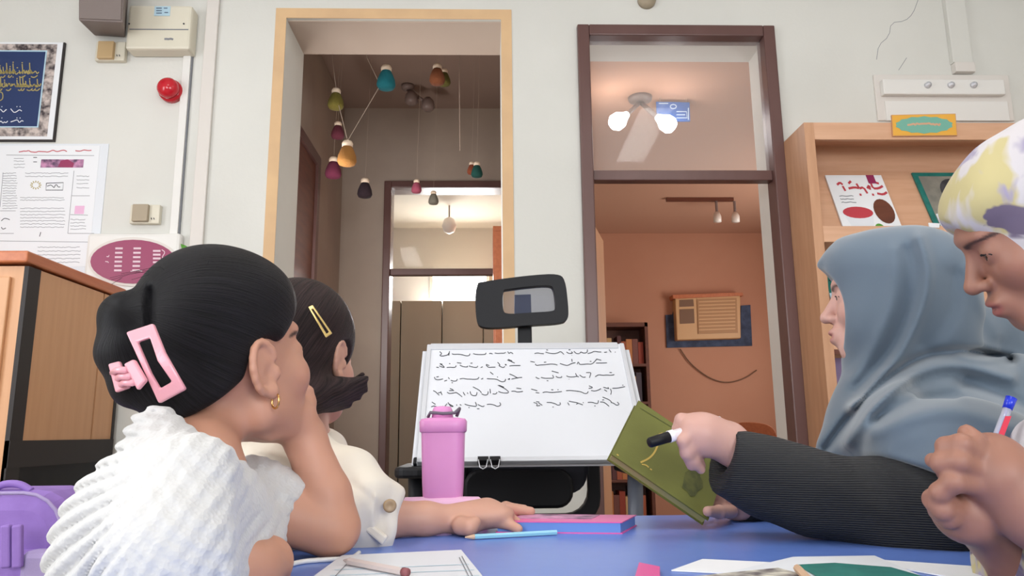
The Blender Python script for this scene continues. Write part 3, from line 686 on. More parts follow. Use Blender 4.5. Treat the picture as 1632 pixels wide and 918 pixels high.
flat([(.08, .40), (.60, .40), (.52, .16), (.16, .16)], .001, 'paper2', 'bowl_side', t1); flat(disc(.34, .40, .26, .09), .0012, 'red_ink', 'bowl_filling', t1); flat(disc(.80, .42, .17, .19), .0014, 'dark_wood', 'jug_picture', t1); flat(disc(.62, .16, .08, .07), .0016, 'leaf', 'herb_picture', t1)
t2, fn = magazine(0, 1452, 1560, 'magazine with teal border and grey portrait photo on the shelf', mats='teal_print', pytop=277)
mat('photo_grey', (150, 146, 134), .6, noise=(12, (122, 120, 112), (1, 1, 1))); mat('photo_dark', (70, 70, 74), .7, noise=(30, (50, 50, 54), (1, 1, 1)))
flat([(.07, .02), (1, .02), (1, .94), (.07, .94)], .0006, 'photo_grey', 'photo', t2); flat(disc(.50, .70, .2, .2), .0010, 'photo_dark', 'photo_hair', t2); flat(disc(.56, .45, .15, .22), .0008, 'far_panel', 'photo_face', t2)
flat([(.08, .05), (.6, .05), (.45, .3), (.2, .38), (.08, .36)], .0012, 'paper2', 'photo_cloth', t2); ribbon([squiggle(.15, .7, yy, .012, rng, .04) for yy in (.06, .12)], lambda u, v: fn(u, v, .0016), .03).build('caption', 'olive_dark', t2)
t3, fn = magazine(1, 1311, 1420, 'teal magazine behind the face of the woman in grey scarf', mats='lightblue', pytop=438)
flat([(0, .72), (1, .72), (1, 1), (0, 1)], .0006, 'teal_print', 'cover_band', t3); ribbon([[(.05, q), (.3, q)] for q in (.78, .84, .9)] + [smooth_poly([(.1, .3), (.15, .6), (.25, .35), (.3, .65)])], lambda u, v: fn(u, v, .001), .02).build('cover_lines', 'ink', t3)
t4, fn = magazine(2, 1322, 1420, 'violet and white magazine low on the shelf by the woman', mats='lavender', pytop=572)
flat(disc(.25, .35, .22, .25), .0006, 'paper', 'cover_picture', t4)
t5, fn = magazine(2, 1600, 1690, 'bright blue magazine with red spot at the right edge', mats='pencil_teal', pytop=560)
flat(disc(.35, .7, .12, .1), .0006, 'red_ink', 'cover_spot', t5)
a_, up, n = rack_frame(0)
t = thing('shelf_plaque', 'orange plaque with teal oval ornament on top of the shelf', 'plaque', W(1473, 217, SY))
quadpx(MB(), [(1421, 183), (1523, 181), (1526, 216), (1423, 217)], SY-.008, .008).build('board', 'wood', t)
mat('orange_card', (232, 172, 66), .5); mat('teal_card', (116, 176, 158), .5)
quadpx(MB(), [(1422, 184), (1522, 182), (1525, 215), (1424, 216)], SY-.0095, .0015).build('card', 'orange_card', t)
quadpx(MB(), [(1473+(44+2.5*(i % 2))*math.cos(i/28*6.283), 199+(12.5+1.5*(i % 2))*math.sin(i/28*6.283)) for i in range(28)], SY-.0105, .001).build('ornament', 'teal_card', t)
ribbon([squiggle(1446, 1500, 198, 2, rng, 3)], wall_fn(SY-.0108, .0003), 3).build('script', 'wood_shelf', t)
ribbon([squiggle(1456, 1464, 363, 2, rng, 2)], wall_fn(SY+.0, .002), 2).build('x', 'ink', t).name = 'price_mark'
t = tag(quadpx(MB(), [(1480, 355), (1498, 356), (1497, 363), (1481, 362)], SY-.002, .004).build('shelf_tag', 'paper'), 'tiny white tag on the rack lip under the teal magazine', 'tag')

# ------------------------------------------------------------------ hanging yarn bulbs in the hall
BULBS = [  # px, py of cap top, size px, Y, colour, text
    (616, 104, 26, 4.0, (20, 124, 136), 'bright teal yarn bulb ornament, largest in the passage'),
    (536, 141, 22, 4.1, (132, 120, 46), 'olive-yellow yarn bulb ornament hanging high at left of passage'),
    (554, 224, 26, 4.0, (190, 130, 62), 'ochre yarn bulb ornament where two strings meet'),
    (539, 194, 18, 4.5, (126, 54, 72), 'wine-red yarn bulb ornament between the olive and ochre ones'),
    (532, 250, 22, 4.5, (136, 52, 84), 'magenta yarn bulb ornament left of the ochre one'),
    (582, 284, 20, 4.8, (52, 34, 44), 'dark purple yarn bulb ornament hanging lowest at left'),
    (697, 102, 22, 4.1, (150, 84, 48), 'rust-brown yarn bulb ornament at upper right of passage'),
    (708, 110, 18, 4.4, (120, 114, 50), 'dull green yarn bulb behind the rust-brown one'),
    (760, 258, 16, 4.7, (28, 92, 84), 'dark green yarn bulb ornament near the right side of passage'),
    (752, 258, 13, 4.8, (170, 84, 52), 'small orange yarn bulb behind the dark green one'),
    (664, 286, 14, 4.8, (196, 92, 118), 'small pink yarn bulb in front of the hall door head'),
    (691, 304, 14, 5.0, (150, 144, 130), 'small grey yarn bulb in front of the transom glass')]
mat('cap_white', (236, 214, 190), .6)
mat('string', (176, 158, 142), .8)
for i, (px, py, s_, Y, c, lb) in enumerate(BULBS):
    mat('yarn_%d' % i, tuple(v_*.82 for v_ in c), .95, bump=('noise', 200, .8, (1, 1, .15), .004))
    p = W(px, py, Y); u = s_*Y/1200
    t = thing('yarn_bulb', lb, 'ornament', p, 'yarn bulb ornaments hanging in the passage')
    MB().lathe(p, [(.05*u, 0), (.28*u, -.06*u), (.36*u, -.22*u), (.34*u, -.45*u)], 14).build('cap', 'cap_white', t, smooth=True)
    MB().lathe(p, [(.30*u, -.40*u), (.44*u, -.7*u), (.57*u, -1.05*u), (.62*u, -1.4*u), (.52*u, -1.62*u), (.2*u, -1.72*u)], 18).build('yarn', 'yarn_%d' % i, t, smooth=True)
    if i in (0, 1): continue
    top = {2: None}.get(i, Vector((p.x+.02, p.y, HC)))
    if i == 2:
        tp = W(606, 136, 4.0); MB().tube([p, tp, W(585, 92, 4.02), (W(585, 92, 4.02).x-.05, 4.02, HC)], .0022, 5).build('string', 'string', t)
        MB().tube([p, W(538, 160, 4.08), W(530, 96, 4.1), (W(530, 96, 4.1).x-.02, 4.1, HC)], .0022, 5).build('string', 'string', t)
    else: MB().tube([p, top], .0008, 5).build('string', 'string', t)
q = W(732, 130, 4.3); tag(MB().tube([(q.x, 4.3, HC), (q.x, 4.3, q.z), W(733, 240, 4.3)], .003, 5).build('light_pull', 'cord', None), 'thin cord hanging straight down at right of the passage', 'cord')
t = thing('hall_lamp', 'dim unlit two-spot ceiling lamp inside the hall', 'lamp', W(650, 140, 5.2)); p = Vector((W(650, 140, 5.2).x, 5.2, HC))
MB().lathe(p, [(.05, 0), (.045, -.03), (.02, -.04)], 14).build('base', 'lamp_metal', t, smooth=True)
for (px, py) in ((656, 156), (682, 166)):
    q = W(px, py, 5.15); MB().tube([p-Vector((0, 0, .03)), q], .012).build('arm', 'lamp_metal', t, smooth=True); MB().lathe(q, [(.02, .05), (.045, .02), (.05, -.03), (.03, -.05)], 14).build('spot', 'lamp_metal', t, smooth=True)

# ------------------------------------------------------------------ table and office chair with whiteboard
TX0, TX1, TY0, TY1 = -.36, .64, .30, WZ(900, 823, ZT).y
t = thing('table', 'low blue laminate table in the foreground', 'table', ((TX0+TX1)/2, (TY0+TY1)/2, 0))
MB().box(TX0, TX1, TY0, TY1, ZT-.025, ZT).build('top', 'blue_table', t, bevel=.004)
MB().box(TX0+.06, TX1-.06, TY0+.06, TY1-.06, ZT-.085, ZT-.026).build('apron', 'table_edge', t)
for a_ in (TX0+.06, TX1-.11):
    for b_ in (TY0+.06, TY1-.11): MB().box(a_, a_+.05, b_, b_+.05, 0, ZT-.03).build('leg', 'black_frame', t)
OC = (.10, 2.25)
t = thing('office_chair', 'black mesh office chair with headrest holding the whiteboard', 'chair', (OC[0], OC[1], 0))
HY = 2.42
def rrect(cx, cy, w, h, r, n=5):
    pts = []
    for sx, sy, a0 in ((1, 1, 0), (-1, 1, 90), (-1, -1, 180), (1, -1, 270)):
        for i in range(n+1):
            a = math.radians(a0+90*i/n); pts.append((cx+sx*(w/2-r)+r*math.cos(a), cy+sy*(h/2-r)+r*math.sin(a)))
    return pts
def ring(out, inn, Y, d, name, mname, par, bev=.006, curve=0.0, cx=0):
    m = MB(); n = len(out)
    for pl, yy in ((out, Y), (inn, Y), (out, Y+d), (inn, Y+d)): m.v += [(p[0], yy - curve*(p[0]-cx)**2, p[1]) for p in pl]
    for i in range(n):
        j = (i+1) % n
        m.f += [[i, j, n+j, n+i][::-1], [2*n+i, 2*n+j, 3*n+j, 3*n+i], [i, j, 2*n+j, 2*n+i], [n+i, n+j, 3*n+j, 3*n+i][::-1]]
    return m.build(name, mname, par, smooth=False, bevel=bev)
hpx = smooth_poly([(762, 452), (800, 446), (850, 440), (888, 438), (900, 446), (905, 490), (905, 510), (895, 517), (840, 520), (800, 524), (768, 524), (759, 515), (757, 470), (762, 452)], 2)[:-1]
hin = [(843+(a-832)*.57, 479+(b-481)*.52) for a, b in hpx]
ring([(W(a, b, HY).x, W(a, b, HY).z) for a, b in hpx], [(W(a, b, HY).x, W(a, b, HY).z) for a, b in hin], HY-.02, .04, 'headrest_frame', 'black_plastic', t, .008)
m = MB(); m.v = [tuple(W(a, b, HY)) for a, b in hin]; m.f = [list(range(len(hin)))]; m.build('headrest_mesh', 'mesh_net', t)
quadpx(MB(), [(820, 470), (846, 469), (847, 503), (820, 504)], HY+.03, .03).build('headrest_bracket', 'black_plastic', t)
quadpx(MB(), [(825, 495), (847, 495), (849, 600), (826, 600)], HY+.03, .025).build('headrest_stem', 'black_plastic', t, bevel=.004)
bcx = OC[0]+.02
ring([(a, b) for a, b in rrect(bcx, .86, .46, .56, .09)], [(a, b) for a, b in rrect(bcx, .86, .38, .48, .07)], HY+.02, .035, 'backrest_frame', 'black_plastic', t, .006)
MB().prism([(a, HY+.035, b) for a, b in rrect(bcx, .89, .38, .42, .06)], (0, .004, 0)).build('backrest_mesh', 'dark_mesh', t)
MB().prism([(a, HY-.02, b) for a, b in rrect(bcx-.03, .70, .34, .12, .05)], (0, .05, 0)).build('lumbar_pad', 'black_plastic', t, bevel=.01)
MB().prism([(a, b, .44) for a, b in rrect(OC[0], 2.16, .48, .46, .1)], (0, 0, .08)).build('seat', 'dark_mesh', t, bevel=.02)
for sx in (-1, 1):
    px_ = OC[0]+sx*.30
    MB().prism([(a, b, .760) for a, b in rrect(px_, 2.10, .085, .30, .035)], (0, 0, .028)).build('armrest', 'black_plastic', t, bevel=.008)
    MB().tube([(px_, 2.12, .760), (px_, 2.14, .60), (px_-sx*.04, 2.15, .47), (px_-sx*.14, 2.15, .435)], .022, 10).build('arm_post', 'black_plastic' if sx < 0 else 'grey_post', t, smooth=True)
MB().tube([(OC[0], 2.18, .44), (OC[0], 2.18, .10)], .03, 12).build('gas_column', 'black_plastic', t, smooth=True)
for i in range(5):
    a = i*1.2566+.3; MB().tube([(OC[0], 2.18, .10), (OC[0]+.29*math.cos(a), 2.18+.29*math.sin(a), .065)], [.026, .016], 8).build('base_leg', 'black_plastic', t, smooth=True)
    MB().ell((OC[0]+.29*math.cos(a), 2.18+.29*math.sin(a), .03), (.022, .03, .03), 12).build('castor', 'black_plastic', t, smooth=True)
# whiteboard leaning on the chair
BL, BR = W(664, 729, 2.0), W(1034, 731, 2.0); TL = W(690, 551, 2.30); TR = W(1001, 547, 2.30)
bz = .797
bo = Vector(((BL.x+BR.x)/2, 2.0, bz)); bu = Vector((1, 0, 0)); top = (TL+TR)/2; bv = Vector((0, top.y-2.0, top.z-bz)); BH = bv.length; bv.normalize(); bn = bu.cross(bv)
if bn.y > 0: bn = -bn
BWd = (BR.x-BL.x)/2
t = thing('whiteboard', 'small white board covered with handwritten lines, leaning on the office chair', 'whiteboard', bo)
fb = lambda u, v, e=0: bo+bu*u+bv*v+bn*e
MB().prism([fb(-BWd, 0), fb(BWd, 0), fb(BWd, BH), fb(-BWd, BH)], -bn*.012).build('panel', 'board_white', t)
MB().prism([fb(-BWd-.014, .004, -.014), fb(BWd+.016, .004, -.014), fb(BWd+.016, BH-.012, -.014), fb(-BWd-.014, BH-.012, -.014)], -bn*.012).build('second_panel', 'board_white', t)
for (u0, u1, v0, v1) in ((-BWd, BWd, 0, .014), (-BWd+.01, BWd-.02, BH-.022, BH+.004), (-BWd, -BWd+.013, 0, BH), (BWd-.013, BWd, 0, BH)):
    MB().prism([fb(u0, v0, .004), fb(u1, v0, .004), fb(u1, v1, .004), fb(u0, v1, .004)], -bn*.018).build('edge_strip', 'alu', t, bevel=.002)
MB().prism([fb(-BWd-.01, 0, -.002), fb(-BWd+.03, 0, -.002), fb(-BWd+.03, .022, -.002), fb(-BWd-.01, .022, -.002)], -bn*.03).build('corner_cap', 'black_plastic', t, bevel=.004)
ink = []
c1 = lambda pl: [(670+a/7.65, 540+b/7.65) for a, b in pl]
c2 = lambda pl: [(840+a/7.65, 540+b/7.65) for a, b in pl]
for pl in ([(235,155),(265,180),(230,205),(268,210),(300,205),(335,195),(350,170)], [(385,180),(400,190),(470,186),(520,196),(560,208),(595,205),(605,180)], [(645,180),(680,190),(750,192),(795,188),(800,170)], [(838,180),(860,175),(880,186)], [(905,172),(940,178),(985,175),(1020,176),(1040,165)], [(1065,155),(1080,182),(1100,160),(1130,182)], [(355,150),(345,205)],
           [(195,345),(225,350)], [(230,330),(265,345),(300,350),(265,320),(228,300),(270,310)], [(320,350),(360,345),(400,350),(430,345),(435,325)], [(350,300),(365,305)], [(445,290),(500,298)], [(480,320),(520,340),(580,345),(570,330)], [(590,330),(640,345),(690,350),(700,330)], [(610,298),(635,296)], [(735,350),(760,340)], [(800,320),(830,350),(870,345),(915,345)], [(800,312),(840,325)], [(940,285),(975,320),(950,325),(1010,355),(1030,335)], [(1030,315),(1050,312),(1040,325)], [(1085,330),(1130,325),(1220,325)], [(1060,258),(1150,295)], [(1070,250),(1120,270)],
           [(170,465),(180,495),(230,500),(275,488)], [(195,465),(225,460)], [(290,515),(325,505)], [(340,470),(355,490)], [(370,505),(400,515),(440,515),(450,490)], [(380,535),(395,535)], [(480,490),(520,480),(560,490),(610,490),(650,495),(700,490),(715,465)], [(740,492),(765,480)], [(810,485),(860,488),(930,490),(985,525),(1030,520),(1040,490)], [(850,405),(890,435)], [(945,470),(935,462)], [(1065,495),(1095,480),(1080,500)], [(1110,490),(1180,475),(1240,470)], [(1085,428),(1130,445),(1190,480)],
           [(155,632),(180,640),(210,670),(230,688)], [(215,660),(255,650),(245,640),(265,685)], [(325,650),(350,668),(410,660),(440,650),(510,708)], [(350,632),(410,630)], [(360,605),(400,620)], [(520,650),(545,690)], [(570,655),(580,670)], [(605,640),(615,680),(650,695),(685,690),(690,650)], [(640,585),(720,625),(745,660)], [(745,670),(790,690),(825,675),(825,640)], [(848,610),(855,665)], [(880,670),(920,675),(935,650)], [(950,640),(1000,660),(1090,660),(1040,610),(945,565)], [(960,565),(1020,590)], [(1110,640),(1150,635),(1180,650),(1250,640)], [(1170,600),(1230,608)],
           [(130,830),(165,815),(205,830)], [(140,770),(185,800)], [(265,825),(280,820)], [(300,820),(325,790)], [(335,775),(370,825),(410,825),(350,795)], [(440,800),(445,815)], [(480,800),(500,810)], [(540,795),(580,810),(640,820),(690,825),(670,770)], [(700,800),(760,830),(780,815)], [(585,838),(600,838)], [(690,852),(720,852)], [(810,800),(850,795),(900,805),(940,828),(985,805),(965,775)]):
    ink.append(smooth_poly(c1(pl)))
for pl in ([(90,180),(130,170),(160,178),(205,182)], [(225,160),(270,175),(330,182),(380,170),(410,150),(450,190)], [(235,135),(255,138)], [(480,160),(510,180),(560,175),(540,155)], [(505,135),(530,133)], [(545,200),(548,202)], [(570,150),(600,180),(640,182),(655,155),(690,178),(735,165),(735,130)], [(740,180),(780,170),(820,150),(870,160),(905,160)], [(940,165),(975,160)], [(1000,130),(1025,165)], [(1070,160),(1080,163)],
           [(40,275),(95,285)], [(100,305),(110,325),(160,318),(220,315),(290,305),(340,310),(370,320)], [(205,285),(235,283)], [(400,300),(430,310),(460,320),(500,325),(540,300),(590,290)], [(545,245),(550,280)], [(610,310),(625,275),(640,315),(690,310),(740,305),(790,310),(830,270),(850,245)], [(840,295),(900,295),(975,292)], [(845,245),(905,262)], [(765,275),(785,275)],
           [(105,465),(125,480),(150,485)], [(170,470),(220,482),(270,480),(330,480),(310,440)], [(300,392),(385,415)], [(350,455),(380,475),(425,470),(420,455)], [(240,510),(260,512)], [(480,450),(510,465),(570,465),(610,455),(630,465)], [(510,490),(515,493)], [(590,420),(610,460)], [(640,440),(680,470),(715,465)], [(720,412),(770,410),(780,420),(760,475)], [(830,462),(870,435),(920,445),(970,440),(1020,445),(1065,435)], [(1005,410),(1035,412)],
           [(50,612),(125,632)], [(105,655),(150,660)], [(190,655),(230,645),(290,655),(350,650),(425,642)], [(295,620),(320,622)], [(370,622),(385,620)], [(475,632),(520,628),(600,636),(660,645),(700,668),(735,665),(745,640)], [(780,630),(830,638),(880,620),(900,605)], [(750,605),(810,595),(755,572)], [(930,590),(970,600),(1000,610),(985,590)], [(940,620),(975,640)], [(1015,610),(1030,640),(1020,680)], [(1040,602),(1110,600),(1195,582)], [(1160,565),(1175,565)],
           [(80,775),(130,790),(110,820),(160,812)], [(140,780),(185,810)], [(110,765),(150,770)], [(240,775),(290,775),(345,790),(375,812),(410,800),(400,775)], [(310,830),(325,832)], [(495,775),(515,810)], [(510,760),(560,770),(600,775),(640,790),(680,805)], [(600,800),(625,780)], [(680,775),(690,780)], [(740,775),(790,772),(830,785),(865,790),(870,750)], [(890,770),(940,770),(1000,822)], [(920,710),(1000,740),(1030,770)], [(1020,775),(1060,785),(1090,812),(1128,800),(1100,770)], [(915,745),(940,742)], [(820,818),(835,818)]):
    ink.append(smooth_poly(c2(pl)))
ribbon(ink, lambda px, py: WP(px, py, bo+bn*.0008, bn), 1.15).build('handwriting', 'ink', t)['kind'] = 'stuff'
for i, px in enumerate((770, 789)):
    c = WP(px, 733, bo, bn); c = bo+bu*(c-bo).dot(bu)+bv*.002; t = thing('binder_clip', 'black binder clip on the board bottom edge, ' + ('left' if i == 0 else 'right') + ' of the pair', 'clip', c, 'binder clips on the whiteboard')
    MB().prism([c+bu*-.014+bv*-.006+bn*.012, c+bu*.014+bv*-.006+bn*.012, c+bu*.014+bv*.012+bn*.006, c+bu*-.014+bv*.012+bn*.006], -bn*.02).build('body', 'black_plastic', t)
    MB().tube([c+bu*-.012+bv*-.004+bn*.012, c+bu*-.008+bv*-.03+bn*.014, c+bu*.0+bv*-.036+bn*.014, c+bu*.008+bv*-.03+bn*.014, c+bu*.012+bv*-.004+bn*.012], .0014, 6).build('handle', 'alu', t, smooth=True)

# ------------------------------------------------------------------ things on the table
def onto(px, py): return WZ(px, py, ZT)
p = W(706, 823, 1.37); p.z = ZT
t = thing('shaker_bottle', 'tall pink drinking bottle with flip lid and grey loop', 'bottle', p)
U = 1.37/1200
prof = [(27.5*U, 0), (28.5*U, 4*U), (31.5*U, 60*U), (33.5*U, 133*U), (33.5*U, 136*U)]
def sq_lathe(m, c, prof, pw=5.0, seg=32):
    k = len(m.v)
    for r, h in prof:
        for j in range(seg):
            a = 2*math.pi*j/seg; q = (abs(math.cos(a))**pw+abs(math.sin(a))**pw)**(-1/pw); m.v.append((c[0]+r*q*math.cos(a), c[1]+r*q*math.sin(a), c[2]+h))
    for i in range(len(prof)-1):
        for j in range(seg):
            q = (j+1) % seg; m.f.append([k+i*seg+j, k+i*seg+q, k+(i+1)*seg+q, k+(i+1)*seg+j])
    m.f += [[k+j for j in range(seg)][::-1], [k+(len(prof)-1)*seg+j for j in range(seg)]]; return m
sq_lathe(MB(), p, prof).build('body', 'pink_bottle', t, smooth=True, bevel=.0)
sq_lathe(MB(), p, [(34*U, 133*U), (36*U, 135*U), (36.5*U, 150*U), (34*U, 154*U), (22*U, 156*U)]).build('lid', 'pink_bottle', t, smooth=True)
MB().lathe(p+Vector((-2*U, 0, 155*U)), [(17*U, 0), (16*U, 12*U), (13*U, 18*U), (3*U, 19*U)], 18).build('cap', 'pink_bottle', t, smooth=True)
MB().tube([p+Vector((a*U, -b*U, h*U)) for a, b, h in ((-24, 4, 157), (-20, 12, 164), (0, 17, 162), (18, 14, 163), (25, 4, 170), (24, -4, 168), (20, -6, 158))], 2.6*U, 8).build('carry_loop', 'grey_loop', t, smooth=True)
def slab(name, label, cat, pts, h, cover, pages, inset=.003, zb=ZT):
    """a closed book lying flat: pts = four corners (near-left, near-right, far-right, far-left)"""
    pts = [Vector((q.x, q.y, zb)) for q in pts]; c = sum(pts, Vector())/4; t = thing(name, label, cat, c)
    ins = [q+(c-q).normalized()*inset for q in pts]
    MB().prism([q+Vector((0, 0, .0015)) for q in ins], (0, 0, h-.003)).build('pages', pages, t); MB().prism(pts, (0, 0, .0015)).build('back_cover', cover, t); MB().prism([q+Vector((0, 0, h-.0015)) for q in pts], (0, 0, .0015)).build('front_cover', cover, t)
    return t, pts, h
t, q, h = slab('pink_book', 'pink notebook with dark cover picture lying by the girls hand', 'book', [onto(790, 849), onto(992, 851), onto(1015, 838), onto(815, 836)], .017, 'pink_cover', 'blue_pages')
e = lambda u, v, zz: q[0].lerp(q[1], u).lerp(q[3].lerp(q[2], u), v)+Vector((0, 0, zz))
MB().prism([e(.1, .35, h), e(.72, .35, h), e(.72, .92, h), e(.1, .92, h)], (0, 0, .0006)).build('cover_picture', 'cover_print', t)
t = thing('pencil_pouch', 'pale pink soft pouch with magenta end lying before the bottle', 'pouch', onto(720, 838))
a_, b_ = onto(640, 834)+Vector((0, 0, .0225)), onto(772, 833)+Vector((0, 0, .0225)); d_ = (b_-a_)
MB().tube([a_, a_+d_*.04, a_+d_*.5, a_+d_*.93, b_], [.010, .021, .022, .021, .014], 14).build('body', 'pale_pink', t, smooth=True); MB().tube([b_-d_*.02, b_+d_*.03, b_+d_*.05], [.016, .015, .005], 12).build('end_cap', 'pink_cover', t, smooth=True)
def pencil(label, p0, p1, r, body, tipm, tip_at0=True, er=None):
    d = (p1-p0); t = thing('pencil', label, 'pencil', p0)
    MB().tube([p0+d*.1, p1], r, 6).build('shaft', body, t); MB().tube([p0, p0+d*.1], [r*.25, r], 8).build('tip', tipm, t)
    if er: MB().tube([p1-d*.03, p1+d*.03], r*1.08, 10).build('eraser', er, t, smooth=True)
up_ = Vector((0, 0, .004))
pencil('pastel teal pencil lying on the table beside the pink notebook', onto(741, 861)+up_, onto(887, 853)+up_, .0038, 'pencil_teal', 'pencil_wood')
t, q, h = slab('notebook', 'open white ruled notepad at the bottom of the table', 'notebook', [onto(490, 935), onto(775, 935), onto(735, 884), onto(545, 893)], .006, 'paper2', 'paper')
ribbon([[(540-i*7, 899+i*9), (740+i*8, 890+i*9)] for i in range(1, 5)], lambda a, b: WZ(a, b, ZT+.0064), .7).build('ruled_lines', 'lightblue', t)
ribbon([[(556, 895), (528, 925)], [(732, 888), (748, 920)], [(736, 886), (754, 920)]], lambda a, b: WZ(a, b, ZT+.0066), 1.3).build('margin_lines', 'grey_ink', t)
z6 = Vector((0, 0, .0105)); p0, p1 = WZ(548, 893, ZT+.0105), WZ(646, 912, ZT+.0105)
pencil('pale grey pencil with dark red end lying on the notepad', p0, p1, .0042, 'pencil_grey', 'pencil_grey', er='eraser')
tag(MB().tube([onto(a, b)+Vector((0, 0, .003)) for a, b in smooth_poly([(458, 906), (480, 899), (520, 896), (560, 895), (572, 885)])], .003, 8).build('white_cord', 'white_plastic', None, True), 'white cord lying by the girls elbow', 'cord')
t, q, h = slab('colouring_book', 'open picture book with teal printed page at the bottom right', 'book', [onto(1020, 960), onto(1500, 945), onto(1395, 897), onto(1265, 899)], .008, 'paper2', 'paper')
for nm, pts, mm in (('teal_page', [(1270, 901), (1330, 898), (1420, 905), (1490, 925), (1330, 935)], 'teal_print'), ('sketch_page', [(1090, 921), (1240, 906), (1330, 930), (1200, 950), (1080, 950)], 'sketch')):
    MB().prism([WZ(a, b, ZT+.0085) for a, b in pts], (0, 0, .0008)).build(nm, mm, t)
tag(MB().prism([onto(a, b)+Vector((0, 0, .0005)) for a, b in ((1070, 911), (1120, 893), (1260, 900), (1200, 918))], (0, 0, .0012)).build('loose_sheet', 'paper'), 'white loose sheet of paper left of the picture book', 'paper')
tag(MB().prism([onto(a, b)+Vector((0, 0, .0005)) for a, b in ((1325, 889), (1572, 906), (1560, 930), (1420, 905))], (0, 0, .0012)).build('worksheet', 'paper'), 'white ruled sheet under the hands of the girl at right', 'paper')
tag(MB().prism([onto(a, b) for a, b in ((1019, 905), (1052, 912), (1052, 930), (1012, 930))], (0, 0, .006)).build('pink_card', 'pink_cover'), 'bright pink card corner at the bottom of the table', 'card')
pencil('brown coloured pencil lying on the picture book', WZ(1268, 903, ZT+.013), WZ(1300, 935, ZT+.013), .004, 'pencil_wood', 'pencil_wood')
# green book
A, B, C_ = W(975, 724, 1.21), W(1129, 829, 1.21), W(1018, 638, 1.30); D = B+C_-A; gn = (B-A).cross(C_-A).normalized()
if gn.y > 0: gn = -gn
t = thing('green_book', 'olive green hardback book with gold lettering held up by the woman', 'book', B)
MB().prism([A, B, D, C_], -gn*.0025).build('front_cover', 'olive', t); MB().prism([q-gn*.015 for q in (A, B, D, C_)], -gn*.0025).build('back_cover', 'olive', t)
cc = (A+B+C_+D)/4; MB().prism([q+(cc-q)*.03-gn*.0025 for q in (A, B, D, C_)], -gn*.0125).build('pages', 'book_pages', t)
gf = lambda px, py: WP(px, py, A+gn*.0006, gn)
ribbon([smooth_poly([(1021, 737), (1034, 731), (1043, 722), (1049, 708), (1050, 700)])], gf, 3).build('gold_swash', 'gold', t)
ribbon([smooth_poly([(1023, 740), (1030, 741), (1034, 745)]), [(1036, 747), (1039, 749)], smooth_poly([(1046, 695), (1054, 690), (1060, 691)]), [(983, 724), (986, 726)]], gf, 1.8).build('gold_lettering', 'gold', t)
blob = [(1104+16*math.cos(i/14*6.28)*(1+.18*math.sin(i*2.3)), 768+22*math.sin(i/14*6.28)*(1+.12*math.cos(i*1.7))) for i in range(14)]
m = MB(); m.v = [tuple(gf(*q)) for q in blob]; m.f = [list(range(14))]; m.build('cover_figure', 'olive_dark', t)
ribbon([[(1018+(A_-0), 650+B_) for A_, B_ in ((2, 0), (75, 44))]], gf, 1.2).build('spine_groove', 'olive_dark', t)
t = thing('whiteboard_marker', 'white board marker with black cap in the womans hand', 'marker', W(1060, 697, 1.12))
a_, b_ = W(1034, 706, 1.088), W(1148, 671, 1.12); d_ = b_-a_
MB().tube([a_, a_+d_*.02, a_+d_*.27, a_+d_*.28], [.006, .0075, .0082, .007], 14).build('cap', 'black_plastic', t, smooth=True); MB().tube([a_+d_*.27, a_+d_*.34, a_+d_*.35, b_], [.0088, .0088, .0078, .0075], 14).build('barrel', 'marker_white', t, smooth=True)
# pen of the right-hand girl
t = thing('ballpoint_pen', 'clear ballpoint pen with blue end and red print in the right girls hand', 'pen', W(1575, 720, .74))
a_, b_ = W(1572, 740, .74), W(1612, 634, .74); d_ = b_-a_
MB().tube([a_, a_+d_*.84], .0042, 8).build('barrel', 'pen_clear', t, smooth=True); MB().tube([a_+d_*.83, b_], [.0045, .0052], 12).build('end_plug', 'pen_blue', t, smooth=True); MB().tube([a_, a_+d_*.8], .0016, 6).build('refill', 'pen_blue', t, smooth=True)
MB().prism([a_+d_*.42+Vector((-.002, -.0045, 0)), a_+d_*.42+Vector((.004, -.0045, 0)), a_+d_*.72+Vector((.004, -.0045, 0)), a_+d_*.72+Vector((-.002, -.0045, 0))], (0, .0004, 0)).build('red_print', 'pen_red', t)

# chair and backpack at left
q = W(60, 780, 1.32); bxc = q.x-.07
t = thing('blue_chair', 'blue plastic chair carrying the purple backpack', 'chair', (bxc, 1.4, 0))
MB().prism([(a, b, .41) for a, b in rrect(bxc+.03, 1.36, .42, .40, .06)], (0, 0, .03)).build('seat', 'blue_chair', t, bevel=.008)
MB().prism([(a, 1.55, b) for a, b in rrect(bxc+.05, .64, .42, .22, .06)], (0, .02, 0)).build('backrest', 'blue_chair', t, bevel=.006)
for a_ in (bxc-.14, bxc+.2):
    MB().tube([(a_, 1.56, .7), (a_, 1.56, 0)], .012).build('leg', 'alu', t, smooth=True); MB().tube([(a_, 1.2, .41), (a_, 1.18, 0)], .012).build('leg', 'alu', t, smooth=True)
bt_ = z(50, 779, 1.32)
t = thing('backpack', 'purple school backpack with lavender pocket at the left picture edge', 'backpack', (bxc, 1.36, .44))
xr = x(108, 840, 1.27)
m = MB(); m.prism([(a, 1.27, b) for a, b in rrect(xr-.15, (.44+bt_)/2, .30, bt_-.44, .07)], (0, .16, 0)); m.build('body', 'purple', t, bevel=.03)
m = MB(); m.prism([(a, 1.235, b) for a, b in rrect(xr-.145, .57, .27, .255, .03)], (0, .05, 0)); m.build('front_flap', 'purple', t, bevel=.015)
m = MB(); m.prism([(a, 1.225, b) for a, b in rrect(x(72, 870, 1.225), .60, .075, .20, .012)], (0, .04, 0)); m.build('pocket', 'lavender', t, bevel=.01)
MB().tube([(a, 1.266, b) for a, b in rrect(xr-.15, (.44+bt_)/2+.002, .286, bt_-.45, .065)], .003, 6).build('zip', 'lavender', t, smooth=True)
